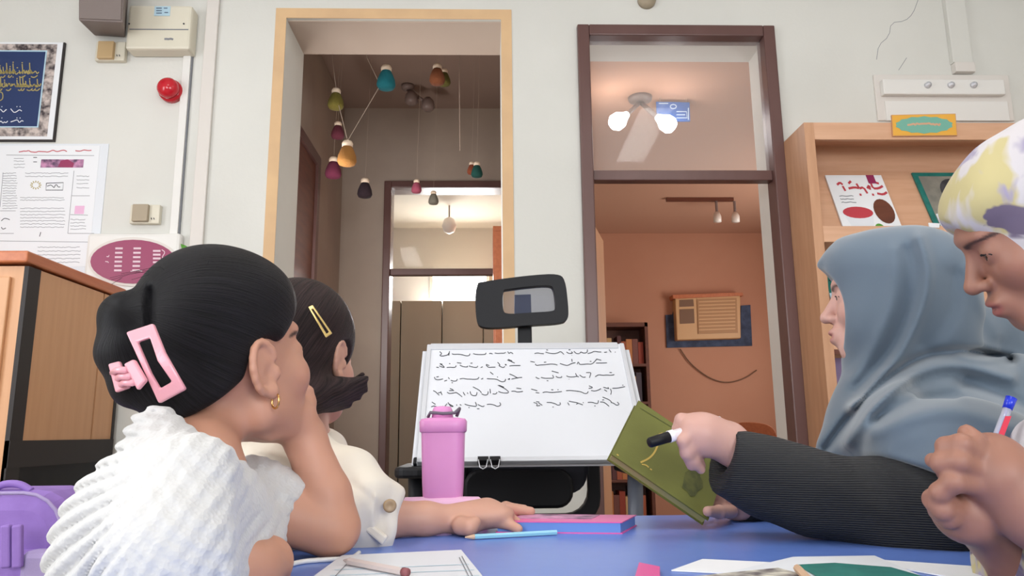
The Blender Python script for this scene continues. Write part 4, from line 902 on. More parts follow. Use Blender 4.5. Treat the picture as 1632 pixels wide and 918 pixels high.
for px in (8, 26): quadpx(MB(), [(px-9, 838), (px+7, 836), (px+7, 905), (px-9, 907)], 1.215, .01).build('strap', 'purple', t, bevel=.003)
MB().tube([W(a, b, 1.30) for a, b in smooth_poly([(-10, 785), (0, 772), (30, 770), (50, 782)])], .006, 8).build('top_handle', 'purple', t, smooth=True)

# ------------------------------------------------------------------ implicit surfaces for the people
class Field:
    def __init__(s, lo, hi, h):
        s.h = h; s.lo = np.array(lo, np.float64); n = np.ceil((np.array(hi)-s.lo)/h).astype(int)+1
        s.ax = [(s.lo[i]+h*np.arange(n[i])).astype(np.float32) for i in range(3)]; s.d = np.full(n, 0.06, np.float32)
    def sub(s, lo, hi):
        sl = []
        for i in range(3):
            a = int(np.searchsorted(s.ax[i], lo[i])); b = int(np.searchsorted(s.ax[i], hi[i])); sl.append(slice(max(a-1, 0), min(b+1, len(s.ax[i]))))
        return tuple(sl)
    def grid(s, sl): return (s.ax[0][sl[0]][:, None, None], s.ax[1][sl[1]][None, :, None], s.ax[2][sl[2]][None, None, :])
    def apply(s, sl, e, k, op):
        d = s.d[sl]
        if d.size == 0: return
        if op == 'u':
            h = np.maximum(k-np.abs(d-e), 0)/k; s.d[sl] = np.minimum(d, e)-h*h*k*.25
        else:
            e = -e; h = np.maximum(k-np.abs(d-e), 0)/k; s.d[sl] = np.maximum(d, e)+h*h*k*.25
    def cap(s, a, b, ra, rb=None, k=.02, op='u'):
        a = np.array(a, np.float32); b = np.array(b, np.float32); rb = ra if rb is None else rb; m = k+.012
        lo = np.minimum(a-ra, b-rb)-m; hi = np.maximum(a+ra, b+rb)+m; sl = s.sub(lo, hi); X, Y, Z = s.grid(sl)
        ba = b-a; L2 = float(ba@ba) or 1e-9
        t = np.clip(((X-a[0])*ba[0]+(Y-a[1])*ba[1]+(Z-a[2])*ba[2])/L2, 0, 1)
        e = np.sqrt((X-a[0]-t*ba[0])**2+(Y-a[1]-t*ba[1])**2+(Z-a[2]-t*ba[2])**2)-(ra+(rb-ra)*t); s.apply(sl, e, k, op); return s
    def chain(s, pts, rs, k=.015, op='u'):
        for i in range(len(pts)-1): s.cap(pts[i], pts[i+1], rs[i], rs[i+1], k, op)
        return s
    def ell(s, c, r, R=None, k=.02, op='u'):
        c = np.array(c, np.float32); r = np.array(r, np.float32); m = k+.012+float(r.max()); sl = s.sub(c-m, c+m); X, Y, Z = s.grid(sl); X, Y, Z = X-c[0], Y-c[1], Z-c[2]
        if R is not None:
            R = np.array(R, np.float32); X, Y, Z = (X*R[0, 0]+Y*R[1, 0]+Z*R[2, 0], X*R[0, 1]+Y*R[1, 1]+Z*R[2, 1], X*R[0, 2]+Y*R[1, 2]+Z*R[2, 2])
        k0 = np.sqrt((X/r[0])**2+(Y/r[1])**2+(Z/r[2])**2); k1 = np.sqrt((X/r[0]**2)**2+(Y/r[1]**2)**2+(Z/r[2]**2)**2)+1e-9
        s.apply(sl, k0*(k0-1)/k1, k, op); return s
    def plane_cut(s, o, n, k=.01):
        """take away what lies on the side n points to"""
        n = Vector(n).normalized(); X, Y, Z = s.grid((slice(None),)*3); e = -((X-o[0])*n[0]+(Y-o[1])*n[1]+(Z-o[2])*n[2])
        s.apply((slice(None),)*3, e.astype(np.float32), k, 's'); return s
    def twin(s):
        t = Field.__new__(Field); t.h, t.lo, t.ax = s.h, s.lo, s.ax; t.d = np.full(s.d.shape, .06, np.float32); return t
    def merge(s, t, k=.004): s.apply((slice(None),)*3, t.d, k, 'u'); return s
    def disp(s, fn):
        I = np.nonzero(np.abs(s.d) < .03); P = np.stack([s.ax[i][I[i]] for i in range(3)], 1); s.d[I] -= fn(P).astype(np.float32); return s
    def mesh(s, name, smooth_it=1):
        d = s.d; n = np.array(d.shape); d[0] = d[-1] = .05; d[:, 0] = d[:, -1] = .05; d[:, :, 0] = d[:, :, -1] = .05
        S = d < 0; c = S[:-1, :-1, :-1].astype(np.int8).copy(); offs = [(i, j, k) for i in (0, 1) for j in (0, 1) for k in (0, 1)]
        for (i, j, k) in offs[1:]: c += S[i:n[0]-1+i, j:n[1]-1+j, k:n[2]-1+k]
        I = np.stack(np.nonzero((c > 0) & (c < 8)), 1); N = len(I); acc = np.zeros((N, 3)); cnt = np.zeros(N)
        val = {o: d[I[:, 0]+o[0], I[:, 1]+o[1], I[:, 2]+o[2]] for o in offs}
        for a in offs:
            for x_ in range(3):
                if a[x_]: continue
                b = list(a); b[x_] = 1; b = tuple(b); va, vb = val[a], val[b]; cr_ = (va < 0) != (vb < 0)
                t = np.where(cr_, va/np.where(cr_, va-vb, 1), 0); p = np.tile(np.array(a, float), (N, 1)); p[:, x_] = t; acc[cr_] += p[cr_]; cnt[cr_] += 1
        V = (I+acc/cnt[:, None])*s.h+s.lo; idx = np.full(n-1, -1, np.int64); idx[I[:, 0], I[:, 1], I[:, 2]] = np.arange(N); Q = []
        for x_ in range(3):
            u, v = (x_+1) % 3, (x_+2) % 3; sa = [slice(None)]*3; sb = [slice(None)]*3; sa[x_] = slice(0, -1); sb[x_] = slice(1, None); A_ = S[tuple(sa)]; B_ = S[tuple(sb)]
            E = np.stack(np.nonzero(A_ != B_), 1); inside = A_[E[:, 0], E[:, 1], E[:, 2]]; E = E.copy(); q = []
            for du, dv in ((0, 0), (-1, 0), (-1, -1), (0, -1)):
                F_ = E.copy(); F_[:, u] += du; F_[:, v] += dv; q.append(idx[F_[:, 0], F_[:, 1], F_[:, 2]])
            q = np.stack(q, 1); q[~inside] = q[~inside][:, ::-1]; Q.append(q)
        Q = np.concatenate(Q); 
        for _ in range(smooth_it):
            sm = np.zeros_like(V); ct = np.zeros(N)
            for a, b in ((0, 1), (1, 2), (2, 3), (3, 0)):
                for p_, q_ in ((a, b), (b, a)):
                    for ax in range(3): sm[:, ax] += np.bincount(Q[:, p_], V[Q[:, q_], ax], N)
                    ct += np.bincount(Q[:, p_], minlength=N)
            V = V*.45+.55*sm/np.maximum(ct, 1)[:, None]
        me = bpy.data.meshes.new(name); me.vertices.add(N); me.vertices.foreach_set('co', V.astype(np.float32).ravel()); me.loops.add(len(Q)*4); me.loops.foreach_set('vertex_index', Q.astype(np.int32).ravel())
        me.polygons.add(len(Q)); me.polygons.foreach_set('loop_start', np.arange(0, len(Q)*4, 4, dtype=np.int32)); me.polygons.foreach_set('use_smooth', np.ones(len(Q), bool)); me.update(); me.validate()
        return me, V
class Head:
    """local axes: x = right, y = forward, z = up"""
    def __init__(s, fwd, up, scale, child=False):
        s.child = child
        f = Vector(fwd).normalized(); u = (Vector(up)-f*Vector(up).dot(f)).normalized(); r = f.cross(u); s.R = np.array([[r[i], f[i], u[i]] for i in range(3)]); s.s = scale; s.C = np.zeros(3)
    def pin(s, local, world): s.C = np.array(world)-s.R@(np.array(local)*s.s); return s
    def w(s, p): return s.C+s.R@(np.array(p, float)*s.s)
    def loc(s, P): return (P-s.C)@s.R/s.s
    short = False
    def sh(s, c): return (c[0], c[1], -.02+(c[2]+.02)*.82) if s.short and c[2] < -.02 else c
    def ell(s, F, c, r, rot=None, k=.02, op='u'):
        c = s.sh(c); F.ell(s.w(c), np.array(r)*s.s, s.R if rot is None else s.R@np.array(rot), k*s.s, op)
    def cap(s, F, a, b, ra, rb, k=.015, op='u'):
        a, b = s.sh(a), s.sh(b); F.cap(s.w(a), s.w(b), ra*s.s, rb*s.s, k*s.s, op)
    def skull(s, F, ears=True):
        s.short = s.child; jr = .060 if s.child else .076
        s.ell(F, (0, -.004, .035) if s.child else (0, -.012, .035), (.074, .086 if s.child else .094, .088), k=.01); s.ell(F, (0, .028, -.035), (.056, .060, jr), k=.03); s.cap(F, (-.018, .066, -.094), (.018, .066, -.094), .019, .019, .03)
        for q in (-1, 1):
            s.ell(F, (q*.038, .056, -.024), (.026, .026, .026), k=.02); s.cap(F, (q*.052, .0, -.062), (q*.02, .06, -.09), .018, .016, .03)
        s.ell(F, (0, .077, .030), (.044, .014, .012), k=.02)
        for q in (-1, 1): s.ell(F, (q*.032, .094, .006), (.018, .014, .011), k=.014, op='s')
        for q in (-1, 1): s.ell(F, (q*.032, .0705, .004), (.0165, .0158, .0135), k=.008); s.ell(F, (q*.033, .0885, .0025), (.0125, .0075, .0042), k=.002, op='s')
        ny = -.010 if s.child else 0.0; s.cap(F, (0, .084, .012), (0, .106+ny, -.026), .0075, .0105, .010); s.ell(F, (0, .108+ny, -.027), (.0105, .009, .009), k=.006)
        for q in (-1, 1): s.ell(F, (q*.012, .096, -.031), (.0075, .010, .007), k=.006)
        s.ell(F, (0, .086, -.062), (.026, .016, .020), k=.015); s.ell(F, (0, .098, -.056), (.020, .0085, .0060), k=.006); s.ell(F, (0, .0955, -.0695), (.018, .0095, .0072), k=.006)
        s.ell(F, (0, .108, -.0628), (.022, .010, .0020), k=.004, op='s')
        for q in ((-1, 1) if ears else ()):
            s.ell(F, (q*.077, -.010, -.004), (.0060, .017, .028), None, .004)
            rim = [(q*(.080+.005*max(0, -math.cos(a))), -.010+.0175*math.cos(a), -.002+.029*math.sin(a)) for a in np.linspace(.3, 4.6, 12)]
            for a, b in zip(rim[:-1], rim[1:]): s.cap(F, a, b, .0042, .0042, .003)
            s.ell(F, (q*.080, -.004, -.031), (.0065, .009, .009), None, .005); s.ell(F, (q*.080, .006, -.010), (.005, .005, .008), None, .005); s.ell(F, (q*.088, -.006, -.008), (.008, .007, .010), None, .003, 's')
    def _end(s): s.short = False
    def tint(s, P, skin, lip, brow=True):
        L = s.loc(P); col = np.tile(np.array(lin(skin)), (len(P), 1))
        def mix(c, r, rgb, amt, soft=.35):
            d = np.sqrt((((L-np.array(c))/np.array(r))**2).sum(1)); w_ = np.clip((1-d)/soft, 0, 1)[:, None]*amt; col[:] = col*(1-w_)+np.array(lin(rgb))*w_
        mix((0, .10, -.0625), (.024, .02, .0145), lip, .75, .3)
        for q in (-1, 1):
            mix((q*.045, .06, -.03), (.03, .03, .03), tuple(min(255, v*f_) for v, f_ in zip(skin, (1.03, .92, .92))), .5, 1.0)
            if brow:
                for i in range(6): mix((q*(.014+i*.0075), .085-i*.0035, .0225+.0035*math.sin(i*.6)), (.0085, .018, .0050-.0004*i), (40, 28, 26), .85, .5)
        return col
    def eyes(s, par, down=0.0):
        for q in (-1, 1):
            c = s.w((q*.032, .0695, .003)); M3 = Matrix([list(r_) for r_ in s.R]); e_ = MB().ell(c, 0.0140*s.s, 20).build('eye', 'iris' if down > .3 else 'eye_white', par, smooth=True)
            g = Vector(s.R@np.array((0, math.cos(down), -math.sin(down)))); MB().ell(Vector(c)+g*.0082*s.s, (.0074*s.s,)*3, 14).build('iris', 'iris', e_ if False else par, smooth=True)
            MB().tube([s.w((q*(.032+.0145*math.cos(a)), .0855-.007*abs(math.cos(a)), .002+.0050*math.sin(a))) for a in np.linspace(.1, 3.04, 9)], [.0006, .0011, .0013, .0014, .0014, .0014, .0013, .0011, .0006], 6).build('eyelash', 'lash', par, smooth=True)
def set_attr(me, name, arr, kind='FLOAT_COLOR'):
    at = me.attributes.new(name, kind, 'POINT'); at.data.foreach_set('color' if kind == 'FLOAT_COLOR' else 'vector', arr.astype(np.float32).ravel())
def skin_mesh(F, H, name, skin, lip, par, hand_rgb=None):
    me, V = F.mesh(name); col = H.tint(V, skin, lip); set_attr(me, 'tint', col); return link(name, me, 'skin_a', par)
def strand_attr(me, V, H, tip):
    L = H.loc(V); t = np.array(tip)/np.linalg.norm(tip); a = np.cross(t, (1, 0, 0)); a /= np.linalg.norm(a); b = np.cross(t, a); c = L-np.array((0, -.01, .03))
    ang = np.arctan2(c@b, -(c@a)); along = c@t; set_attr(me, 'strand', np.stack([ang, along*10, np.zeros(len(V))], 1), 'FLOAT_VECTOR')
def v(*a): return np.array(W(*a))
def stool(lbl, X, Y, h=.42):
    t = thing('stool', lbl, 'stool', (X, Y, 0)); MB().lathe((X, Y, h-.03), [(.15, 0), (.155, .015), (.15, .03)], 24).build('seat', 'stool', t, smooth=False)
    for i in range(4): a = i*1.5708+.785; MB().tube([(X+.1*math.cos(a), Y+.1*math.sin(a), h-.03), (X+.14*math.cos(a), Y+.14*math.sin(a), 0)], .014).build('leg', 'stool', t, smooth=True)
def legs(name, par, hip, dirv, mname, h=.42, side=.09):
    """seated lower body: hips, thighs forward, shins down to the floor"""
    d = np.array(dirv, float); d /= np.linalg.norm(d); sd = np.array((-d[1], d[0], 0)); hip = np.array(hip, float)
    F = Field(hip-np.array((.6, .6, .6)), hip+np.array((.6, .6, .25)), .008); F.ell(hip+np.array((0, 0, .02)), (.15, .15, .11), k=.05)
    for q in (-1, 1):
        a = hip+sd*q*side; b_ = a+d*.34; f_ = b_.copy(); f_[2] = .06; F.chain([a, b_, f_+np.array((0, 0, .03))], [.085, .06, .045], .04); F.cap(f_, f_+d*.12-np.array((0, 0, .02)), .04, .035, .03)
    me, V = F.mesh(name); return link(name, me, mname, par)

# ---------------------------------------------------------------- girl with the pink claw clip (nearest, left)
SK1, SK2, SK3, SK4 = (194, 142, 118), (198, 150, 130), (198, 154, 142), (152, 106, 88)
th = math.radians(56); pu = math.radians(16)
H1 = Head((math.cos(th)*math.cos(pu), math.sin(th)*math.cos(pu), math.sin(pu)), (0, 0, 1), 1.04, True).pin((.080, -.008, -.006), W(424, 592, .86))
P1 = thing('person', 'girl in white knit sweater with black hair in pink claw clip, chin on hand', 'person', (-.45, .78, 0))
base = v(262, 790, .82)
F = Field((-.70, .50, .60), (-.08, 1.16, 1.16), .0028)
H1.skull(F); H1._end()
F.cap(H1.w((0, -.03, -.05)), v(308, 738, .84), .040, .042, .02); F.cap(v(300, 790, .83), v(270, 870, .82), .062, .08, .03)
# left arm: elbow on the table, hand under the chin
G = F.twin()
el_ = v(531, 850, .985); el_[2] = ZT+.036
wr_ = v(485, 696, .985)
G.cap(v(400, 800, .95), el_+np.array((-.006, -.003, 0)), .036, .034, .01); G.chain([el_, v(519, 788, .985), wr_], [.034, .031, .025], .008)
G.cap(wr_, v(470, 668, .975), .024, .023, .015); G.ell(v(466, 664, .97), (.028, .020, .026), None, .012)
F.merge(G, .005); G = F.twin()
for i, (a, b, c) in enumerate((((458, 668, .95), (428, 676, .92), (404, 671, .90)), ((460, 680, .95), (430, 687, .925), (408, 682, .91)), ((468, 655, 1.0), (468, 630, 1.01), (470, 606, 1.01)), ((478, 655, .99), (481, 630, 1.0), (482, 610, 1.0)), ((486, 662, .98), (490, 642, .985), (490, 624, .985)))):
    G.chain([v(*a), v(*b), v(*c)], [.0115, .0105, .0085], .006)
F.merge(G, .006); G = F.twin()
# right arm along the table edge
G.chain([v(300, 800, .76), v(290, 915, .73), v(396, 912, .79)], [.030, .026, .026], .02); G.cap(v(396, 912, .79), v(424, 897, .83), .027, .028, .02)
for i in range(4): G.chain([v(425, 884+i*9, .84), v(442, 880+i*10, .86), v(450, 892+i*10, .87)], [.0095, .009, .008], .006)
F.merge(G, .006)
skin_mesh(F, H1, 'body', SK1, (176, 98, 88), P1)
H1.eyes(P1)
# sweater
F = Field((-.70, .50, .56), (-.12, 1.12, 1.02), .0027)
F.cap(v(250, 692, .80), v(318, 792, .87), .022, .036, .02); F.cap(v(250, 692, .80), v(296, 782, .75), .022, .042, .02)
F.ell(v(276, 836, .80), (.085, .125, .085), None, .03); F.ell(v(252, 920, .80), (.09, .12, .115), None, .03); F.ell(v(330, 885, .86), (.075, .12, .085), None, .03)
G = F.twin(); G.chain([v(305, 775, .73), v(275, 890, .69), v(325, 920, .71), v(392, 908, .775)], [.048, .056, .050, .046], .02); G.plane_cut(v(388, 890, .77), (.95, .25, .1), .006); F.merge(G, .02)
G = F.twin(); G.chain([v(352, 792, .92), v(398, 796, .96), v(446, 818, .975)], [.040, .048, .052], .02); G.cap(v(395, 800, .94), v(430, 862, .93), .036, .036, .02); G.plane_cut(v(480, 800, .97), (.9, 0, -.35), .006); F.merge(G, .02)
F.cap(H1.w((0, -.03, -.05)), v(308, 728, .84), .043, .043, .010, 's'); 
piv = v(470, 690, .85)
def ribs(P):
    dx, dz = P[:, 0]-piv[0], P[:, 2]-piv[2]; a = np.arctan2(dz, -dx); rr = np.hypot(dx, dz); w_ = np.clip((rr-.10)/.05, 0, 1)
    r1 = np.abs(np.sin(a*34+4.0*rr))**.7; fine = np.sin(P[:, 0]*330+P[:, 2]*120)*np.sin(P[:, 2]*330-P[:, 1]*90)
    return w_*.0085*(r1-.5)+(1-w_)*.0014*fine+.0004*fine
F.disp(ribs)
me, V = F.mesh('sweater'); link('sweater', me, 'knit', P1)
F = Field((-.50, .78, .60), (-.10, 1.10, .98), .004)
# hair
F = Field(H1.w((0, 0, 0))-.24, H1.w((0, 0, 0))+.24, .0025)
H1.ell(F, (0, -.004, .040), (.085, .097, .104), k=.01); H1.ell(F, (0, -.04, -.03), (.070, .052, .06), k=.03); H1.ell(F, (0, .03, .075), (.066, .06, .045), k=.03)
F.plane_cut(H1.w((0, .086, .056)), H1.R@np.array((0, .49, -.87)), .012)
for q in (-1, 1): H1.ell(F, (q*.09, .002, -.010), (.05, .030, .041), None, .010, 's')
H1.ell(F, (0, .115, -.02), (.075, .05, .085), None, .02, 's')
bun = H1.loc(v(212, 535, .83)[None])[0]
H1.cap(F, (0, -.08, -.02), bun*.85, .022, .026, .008); F.chain([v(232, 500, .84), v(200, 505, .84), v(198, 560, .84), v(218, 610, .84), v(262, 625, .84)], [.026, .026, .028, .026, .024], .01)
pass
hb_ = lambda P: .0012*np.sin(H1.loc(P)[:, 2]*150+H1.loc(P)[:, 1]*60)
F.disp(fold_disp([([(240, 462), (238, 490), (240, 520)], -.008, 7)])); me, V = F.mesh('hair', 2); strand_attr(me, V, H1, bun); hr1 = link('hair', me, 'hair_black', P1)
m = MB(); rs = random.Random(5)
for i in range(22):
    a = rs.uniform(-1.1, 1.4); p0 = np.array((.06*math.sin(a)*rs.uniform(.3, 1), rs.uniform(-.08, .07), .118)); d = np.array((rs.uniform(-.02, .02), rs.uniform(-.03, .03), rs.uniform(.006, .018)))
    pts = [H1.w(p0+d*t_+np.array((0, -.03*t_*t_, -.012*t_*t_))) for t_ in (0, .33, .66, 1)]; m.tube(pts, .00022, 4)
o = m.build('loose_strands', 'hair_black', hr1); o['kind'] = 'stuff'
# claw clip
cY = H1.w(bun)[1]-.078
def clip_poly(pts, Y, bend=0.0): return [W(a, b, Y+bend*((a-248)/50)**2) for a, b in pts]
t = P1
def frame_px(out, inn, Y0, Y1f, d, name, mname, par, bev):
    m = MB(); n = len(out)
    for pl, dd in ((out, 0), (inn, 0), (out, d), (inn, d)): m.v += [tuple(W(a, b, Y1f(a, b))+Vector((0, dd, 0))) for a, b in pl]
    for i in range(n):
        j = (i+1) % n; m.f += [[i, j, n+j, n+i], [2*n+i, 2*n+j, 3*n+j, 3*n+i][::-1], [i, j, 2*n+j, 2*n+i][::-1], [n+i, n+j, 3*n+j, 3*n+i]]
    return m.build(name, mname, par, smooth=False, bevel=bev)
def interp(pts, n=6):
    q = []
    for a, b in zip(pts, pts[1:]+pts[:1]): q += [(a[0]+(b[0]-a[0])*i/n, a[1]+(b[1]-a[1])*i/n) for i in range(n)]
    return q
fy = lambda a, b: cY+.010+.000012*((b-575)**2)*.3
clip = frame_px(interp([(200, 529), (243, 515), (262, 562), (295, 620), (252, 643), (232, 600)]), interp([(218, 545), (238, 538), (250, 575), (273, 608), (254, 619), (240, 595)]), 0, fy, .007, 'hair_claw_clip', 'pink_clip', P1, .0025)
clip['label'] = 'pink plastic claw clip'
m = MB(); m.prism([W(a, b, cY+.004) for a, b in ((196, 580), (212, 572), (232, 606), (218, 622))], (0, .008, 0)); m.build('clip_hinge', 'pink_clip', clip, bevel=.002)
for o_ in (0, 10, 20): 
    m = MB(); m.tube([W(200+o_*.6, 590+o_, cY+.004), W(186+o_*.6, 590+o_, cY+.03), W(180+o_*.6, 594+o_, cY+.06)], .0035, 8); m.build('clip_tooth', 'pink_clip', clip, smooth=True)
m = MB(); m.prism([W(a, b, cY+.05) for a, b in ((171, 580), (190, 575), (206, 618), (183, 626))], (0, .006, 0)); m.build('clip_jaw', 'pink_clip', clip, bevel=.002)
c = H1.w((.082, -.003, -.036)); m = MB(); m.tube([Vector(c)+Vector((.005*math.cos(a), -.004*math.cos(a), .0085*math.sin(a)-.004)) for a in np.linspace(1.9, 7.3, 16)], .0013, 8); m.build('earring', 'earring', P1, smooth=True)
legs('trousers', P1, (-.47, .80, .50), (1, .15, 0), 'dress'); stool('wooden stool under the girl in white knit sweater', -.47, .80)

# ---------------------------------------------------------------- girl in cream shirt
th = math.radians(68)
H2 = Head((math.cos(th), math.sin(th), -.05), (.06, 0, 1), .93, True).pin((.080, -.008, -.006), W(541, 576, 1.16))
P2 = thing('person', 'girl in cream shirt with dark bob, arm stretched on the table', 'person', (-.42, 1.18, 0))
F = Field((-.62, .88, .58), (.16, 1.50, 1.14), .0028)
H2.skull(F); H2._end()
F.cap(H2.w((0, -.03, -.05)), v(455, 735, 1.18), .044, .056, .03); F.cap(v(455, 735, 1.18), v(430, 850, 1.2), .07, .10, .04)
G = F.twin()
el_ = v(612, 850, 1.16); el_[2] = ZT+.028; wr_ = v(742, 834, 1.20); wr_[2] = ZT+.022
G.chain([v(490, 740, 1.10), el_, el_*.5+wr_*.5, wr_], [.042, .028, .0235, .019], .012)
pm = v(775, 826, 1.22); pm[2] = ZT+.030; G.cap(wr_, pm, .021, .020, .02); G.ell((wr_+pm)/2+np.array((.02, .0, 0)), (.04, .030, .019), None, .015)
for pts, r in ((((775, 822, 1.24), (812, 812, 1.28), (846, 815, 1.29)), .0095), (((780, 826, 1.22), (808, 822, 1.235), (828, 836, 1.22)), .0095), (((776, 828, 1.21), (804, 832, 1.20), (826, 843, 1.185)), .0090), (((772, 820, 1.25), (806, 808, 1.30), (836, 811, 1.31)), .0085)):
    G.chain([v(*q) for q in pts], [r*1.1, r, r*.8], .006)
G.chain([v(750, 838, 1.19), v(735, 838, 1.165), v(748, 840, 1.155), v(757, 832, 1.16)], [.013, .012, .011, .009], .008)
F.merge(G, .006)
skin_mesh(F, H2, 'body', SK2, (180, 104, 98), P2); H2.eyes(P2)
F = Field((-.66, .86, .56), (.0, 1.46, .98), .0035)
F.cap(v(440, 705, 1.17), v(480, 740, 1.20), .045, .06, .03); F.ell(v(440, 800, 1.19), (.115, .16, .125), None, .05); F.ell(v(420, 900, 1.19), (.12, .15, .14), None, .05)
F.chain([v(475, 745, 1.09), v(545, 790, 1.09), v(598, 832, 1.125)], [.058, .058, .056], .03); F.cap(v(585, 822, 1.12), v(604, 836, 1.135), .060, .058, .008)
F.cap(H2.w((0, -.03, -.06)), v(462, 735, 1.20), .05, .055, .012, 's'); F.plane_cut(v(628, 838, 1.13), (.92, .2, -.25), .006); F.plane_cut((0, 0, ZT+.004), (0, 0, -1), .004) if False else None
def folds2(P): return .0028*np.sin(P[:, 0]*60-P[:, 2]*75+2*np.sin(P[:, 1]*20))*np.clip((P[:, 2]-.70)/.06, 0, 1)
F.disp(folds2); F.disp(fold_disp([([(372, 700), (420, 720), (480, 735)], .005, 8), ([(450, 770), (490, 750), (520, 760)], -.005, 8), ([(600, 790), (590, 830), (605, 868)], .004, 4), ([(560, 770), (600, 800), (612, 850)], -.004, 7), ([(520, 760), (560, 800), (570, 850)], .005, 9)]))
me, V = F.mesh('shirt'); sh2 = link('shirt', me, 'cream_shirt', P2)
tab = MB(); tab.prism([W(a, b, 1.055) for a, b in ((572, 838), (580, 827), (618, 856), (609, 870))], (0, .012, 0)); 
tb = tab.build('sleeve_tab', 'cream_shirt', P2, bevel=.003)
bt2 = W(621, 806, 1.055); MB().lathe(bt2, [(.009, 0), (.009, .003), (.006, .004), (.004, .003)], 18, Matrix.Rotation(math.pi/2, 3, 'X') @ Matrix.Rotation(.25, 3, 'Y')).build('button', 'button', P2, smooth=True)
F = Field(H2.w((0, 0, 0))-.22, H2.w((0, 0, 0))+.22, .0028)
H2.ell(F, (0, -.014, .036), (.086, .106, .098), k=.01); H2.ell(F, (0, -.05, -.03), (.082, .068, .085), k=.03)
F.plane_cut(H2.w((0, .088, .05)), H2.R@np.array((0, .84, -.54)), .012)
for q in (-1, 1): H2.ell(F, (q*.092, .006, -.014), (.05, .032, .044), None, .010, 's')
H2.ell(F, (0, .115, -.02), (.075, .05, .085), None, .02, 's')
F.chain([v(470, 600, 1.14), v(505, 628, 1.12), v(545, 626, 1.13)], [.032, .024, .014], .02); F.cap(v(480, 610, 1.2), v(520, 632, 1.16), .036, .020, .03)
for i_, (tx, ty) in enumerate(((584, 602), (580, 612), (583, 622), (572, 634), (556, 646), (530, 650), (578, 596))): F.chain([v(505, 626, 1.12+.006*i_), v(540, 618+i_*3, 1.12+.006*i_), v(tx, ty, 1.125+.006*i_)], [.016, .012, .004], .012)
me, V = F.mesh('hair', 2); strand_attr(me, V, H2, (0, -.6, -.8)); hr2 = link('hair', me, 'hair_brown', P2)
n_ = (H2.w((.1, .05, .03))-H2.w((0, 0, .03))); cl = frame_px(interp([(491, 489), (498, 486), (529, 531), (519, 538)], 4), interp([(496, 493), (499, 492), (524, 529), (520, 532)], 4), 0, lambda a, b: 1.078+.0006*abs(a-505), .004, 'hair_slide', 'clip_gold', P2, .0012)
cl['label'] = 'pale gold open hair slide'
m = MB()
for i in range(8):
    p0 = W(486+i*1.0, 670, 1.06); m.tube([W(448-i, 672+i, 1.06), W(440-i*1.5, 700, 1.055), W(424-i*2, 738-i*2, 1.05)], [.0015, .0012, .0004], 5)
o = m.build('hair_lock', 'hair_brown', hr2, smooth=True)
legs('trousers', P2, (-.42, 1.20, .50), (1, .3, 0), 'dress'); stool('wooden stool under the girl in cream shirt', -.42, 1.20)

# ---------------------------------------------------------------- woman in grey headscarf
a_ = math.radians(152)
H3 = Head((math.cos(a_), math.sin(a_), -.02), (0, 0, 1), .95).pin((0, .1165, -.027), W(1308, 508, 1.31))
P3 = thing('person', 'woman in grey headscarf and black ribbed coat holding a book and marker', 'person', (.80, 1.28, 0))
F = Field((.26, .92, .60), (1.02, 1.56, 1.24), .0023)
H3.skull(F, False)
F.cap(H3.w((0, -.03, -.05)), v(1480, 660, 1.3), .045, .06, .03); F.cap(v(1480, 660, 1.3), v(1530, 850, 1.3), .08, .11, .04)
G = F.twin()
el_ = v(1495, 815, 1.02); wr_ = v(1160, 705, 1.125)
G.chain([v(1520, 700, 1.16), el_, v(1300, 786, 1.085), v(1215, 752, 1.11), wr_], [.045, .038, .032, .028, .025], .015)
G.cap(wr_, v(1118, 692, 1.11), .028, .027, .02); G.ell(v(1120, 692, 1.112), (.036, .020, .030), None, .015); G.ell(v(1103, 684, 1.105), (.016, .016, .018), None, .012)
for pts, r in ((((1112, 672, 1.115), (1086, 669, 1.115), (1081, 684, 1.12), (1090, 697, 1.125)), .0092), (((1103, 685, 1.10), (1089, 702, 1.095), (1094, 722, 1.10), (1102, 742, 1.115)), .0092), (((1110, 700, 1.10), (1098, 716, 1.10), (1106, 734, 1.11), (1117, 748, 1.12)), .0088), (((1122, 708, 1.11), (1110, 726, 1.12), (1118, 742, 1.13)), .008), (((1112, 690, 1.13), (1096, 696, 1.14), (1086, 700, 1.14)), .0095)):
    G.chain([v(*q) for q in pts], [r*1.1, r, r*.95, r*.8][:len(pts)] if len(pts) == 4 else [r*1.1, r, r*.8], .005)
G.chain([v(1440, 690, 1.45), v(1290, 800, 1.42), v(1180, 800, 1.31)], [.045, .036, .028], .02); G.ell(v(1168, 800, 1.30), (.035, .018, .028), None, .015)
for i, (px, py) in enumerate(((1150, 806), (1150, 794), (1152, 782), (1156, 772))): G.chain([v(1168, py, 1.30), v(px, py, 1.285), v(px-14, py-2, 1.28)], [.0095, .009, .0075], .005)
G.chain([v(1165, 815, 1.27), v(1146, 816, 1.235), v(1128, 815, 1.20)], [.011, .010, .008], .006)
F.merge(G, .004)
skin_mesh(F, H3, 'body', SK3, (170, 96, 92), P3); H3.eyes(P3, .05)
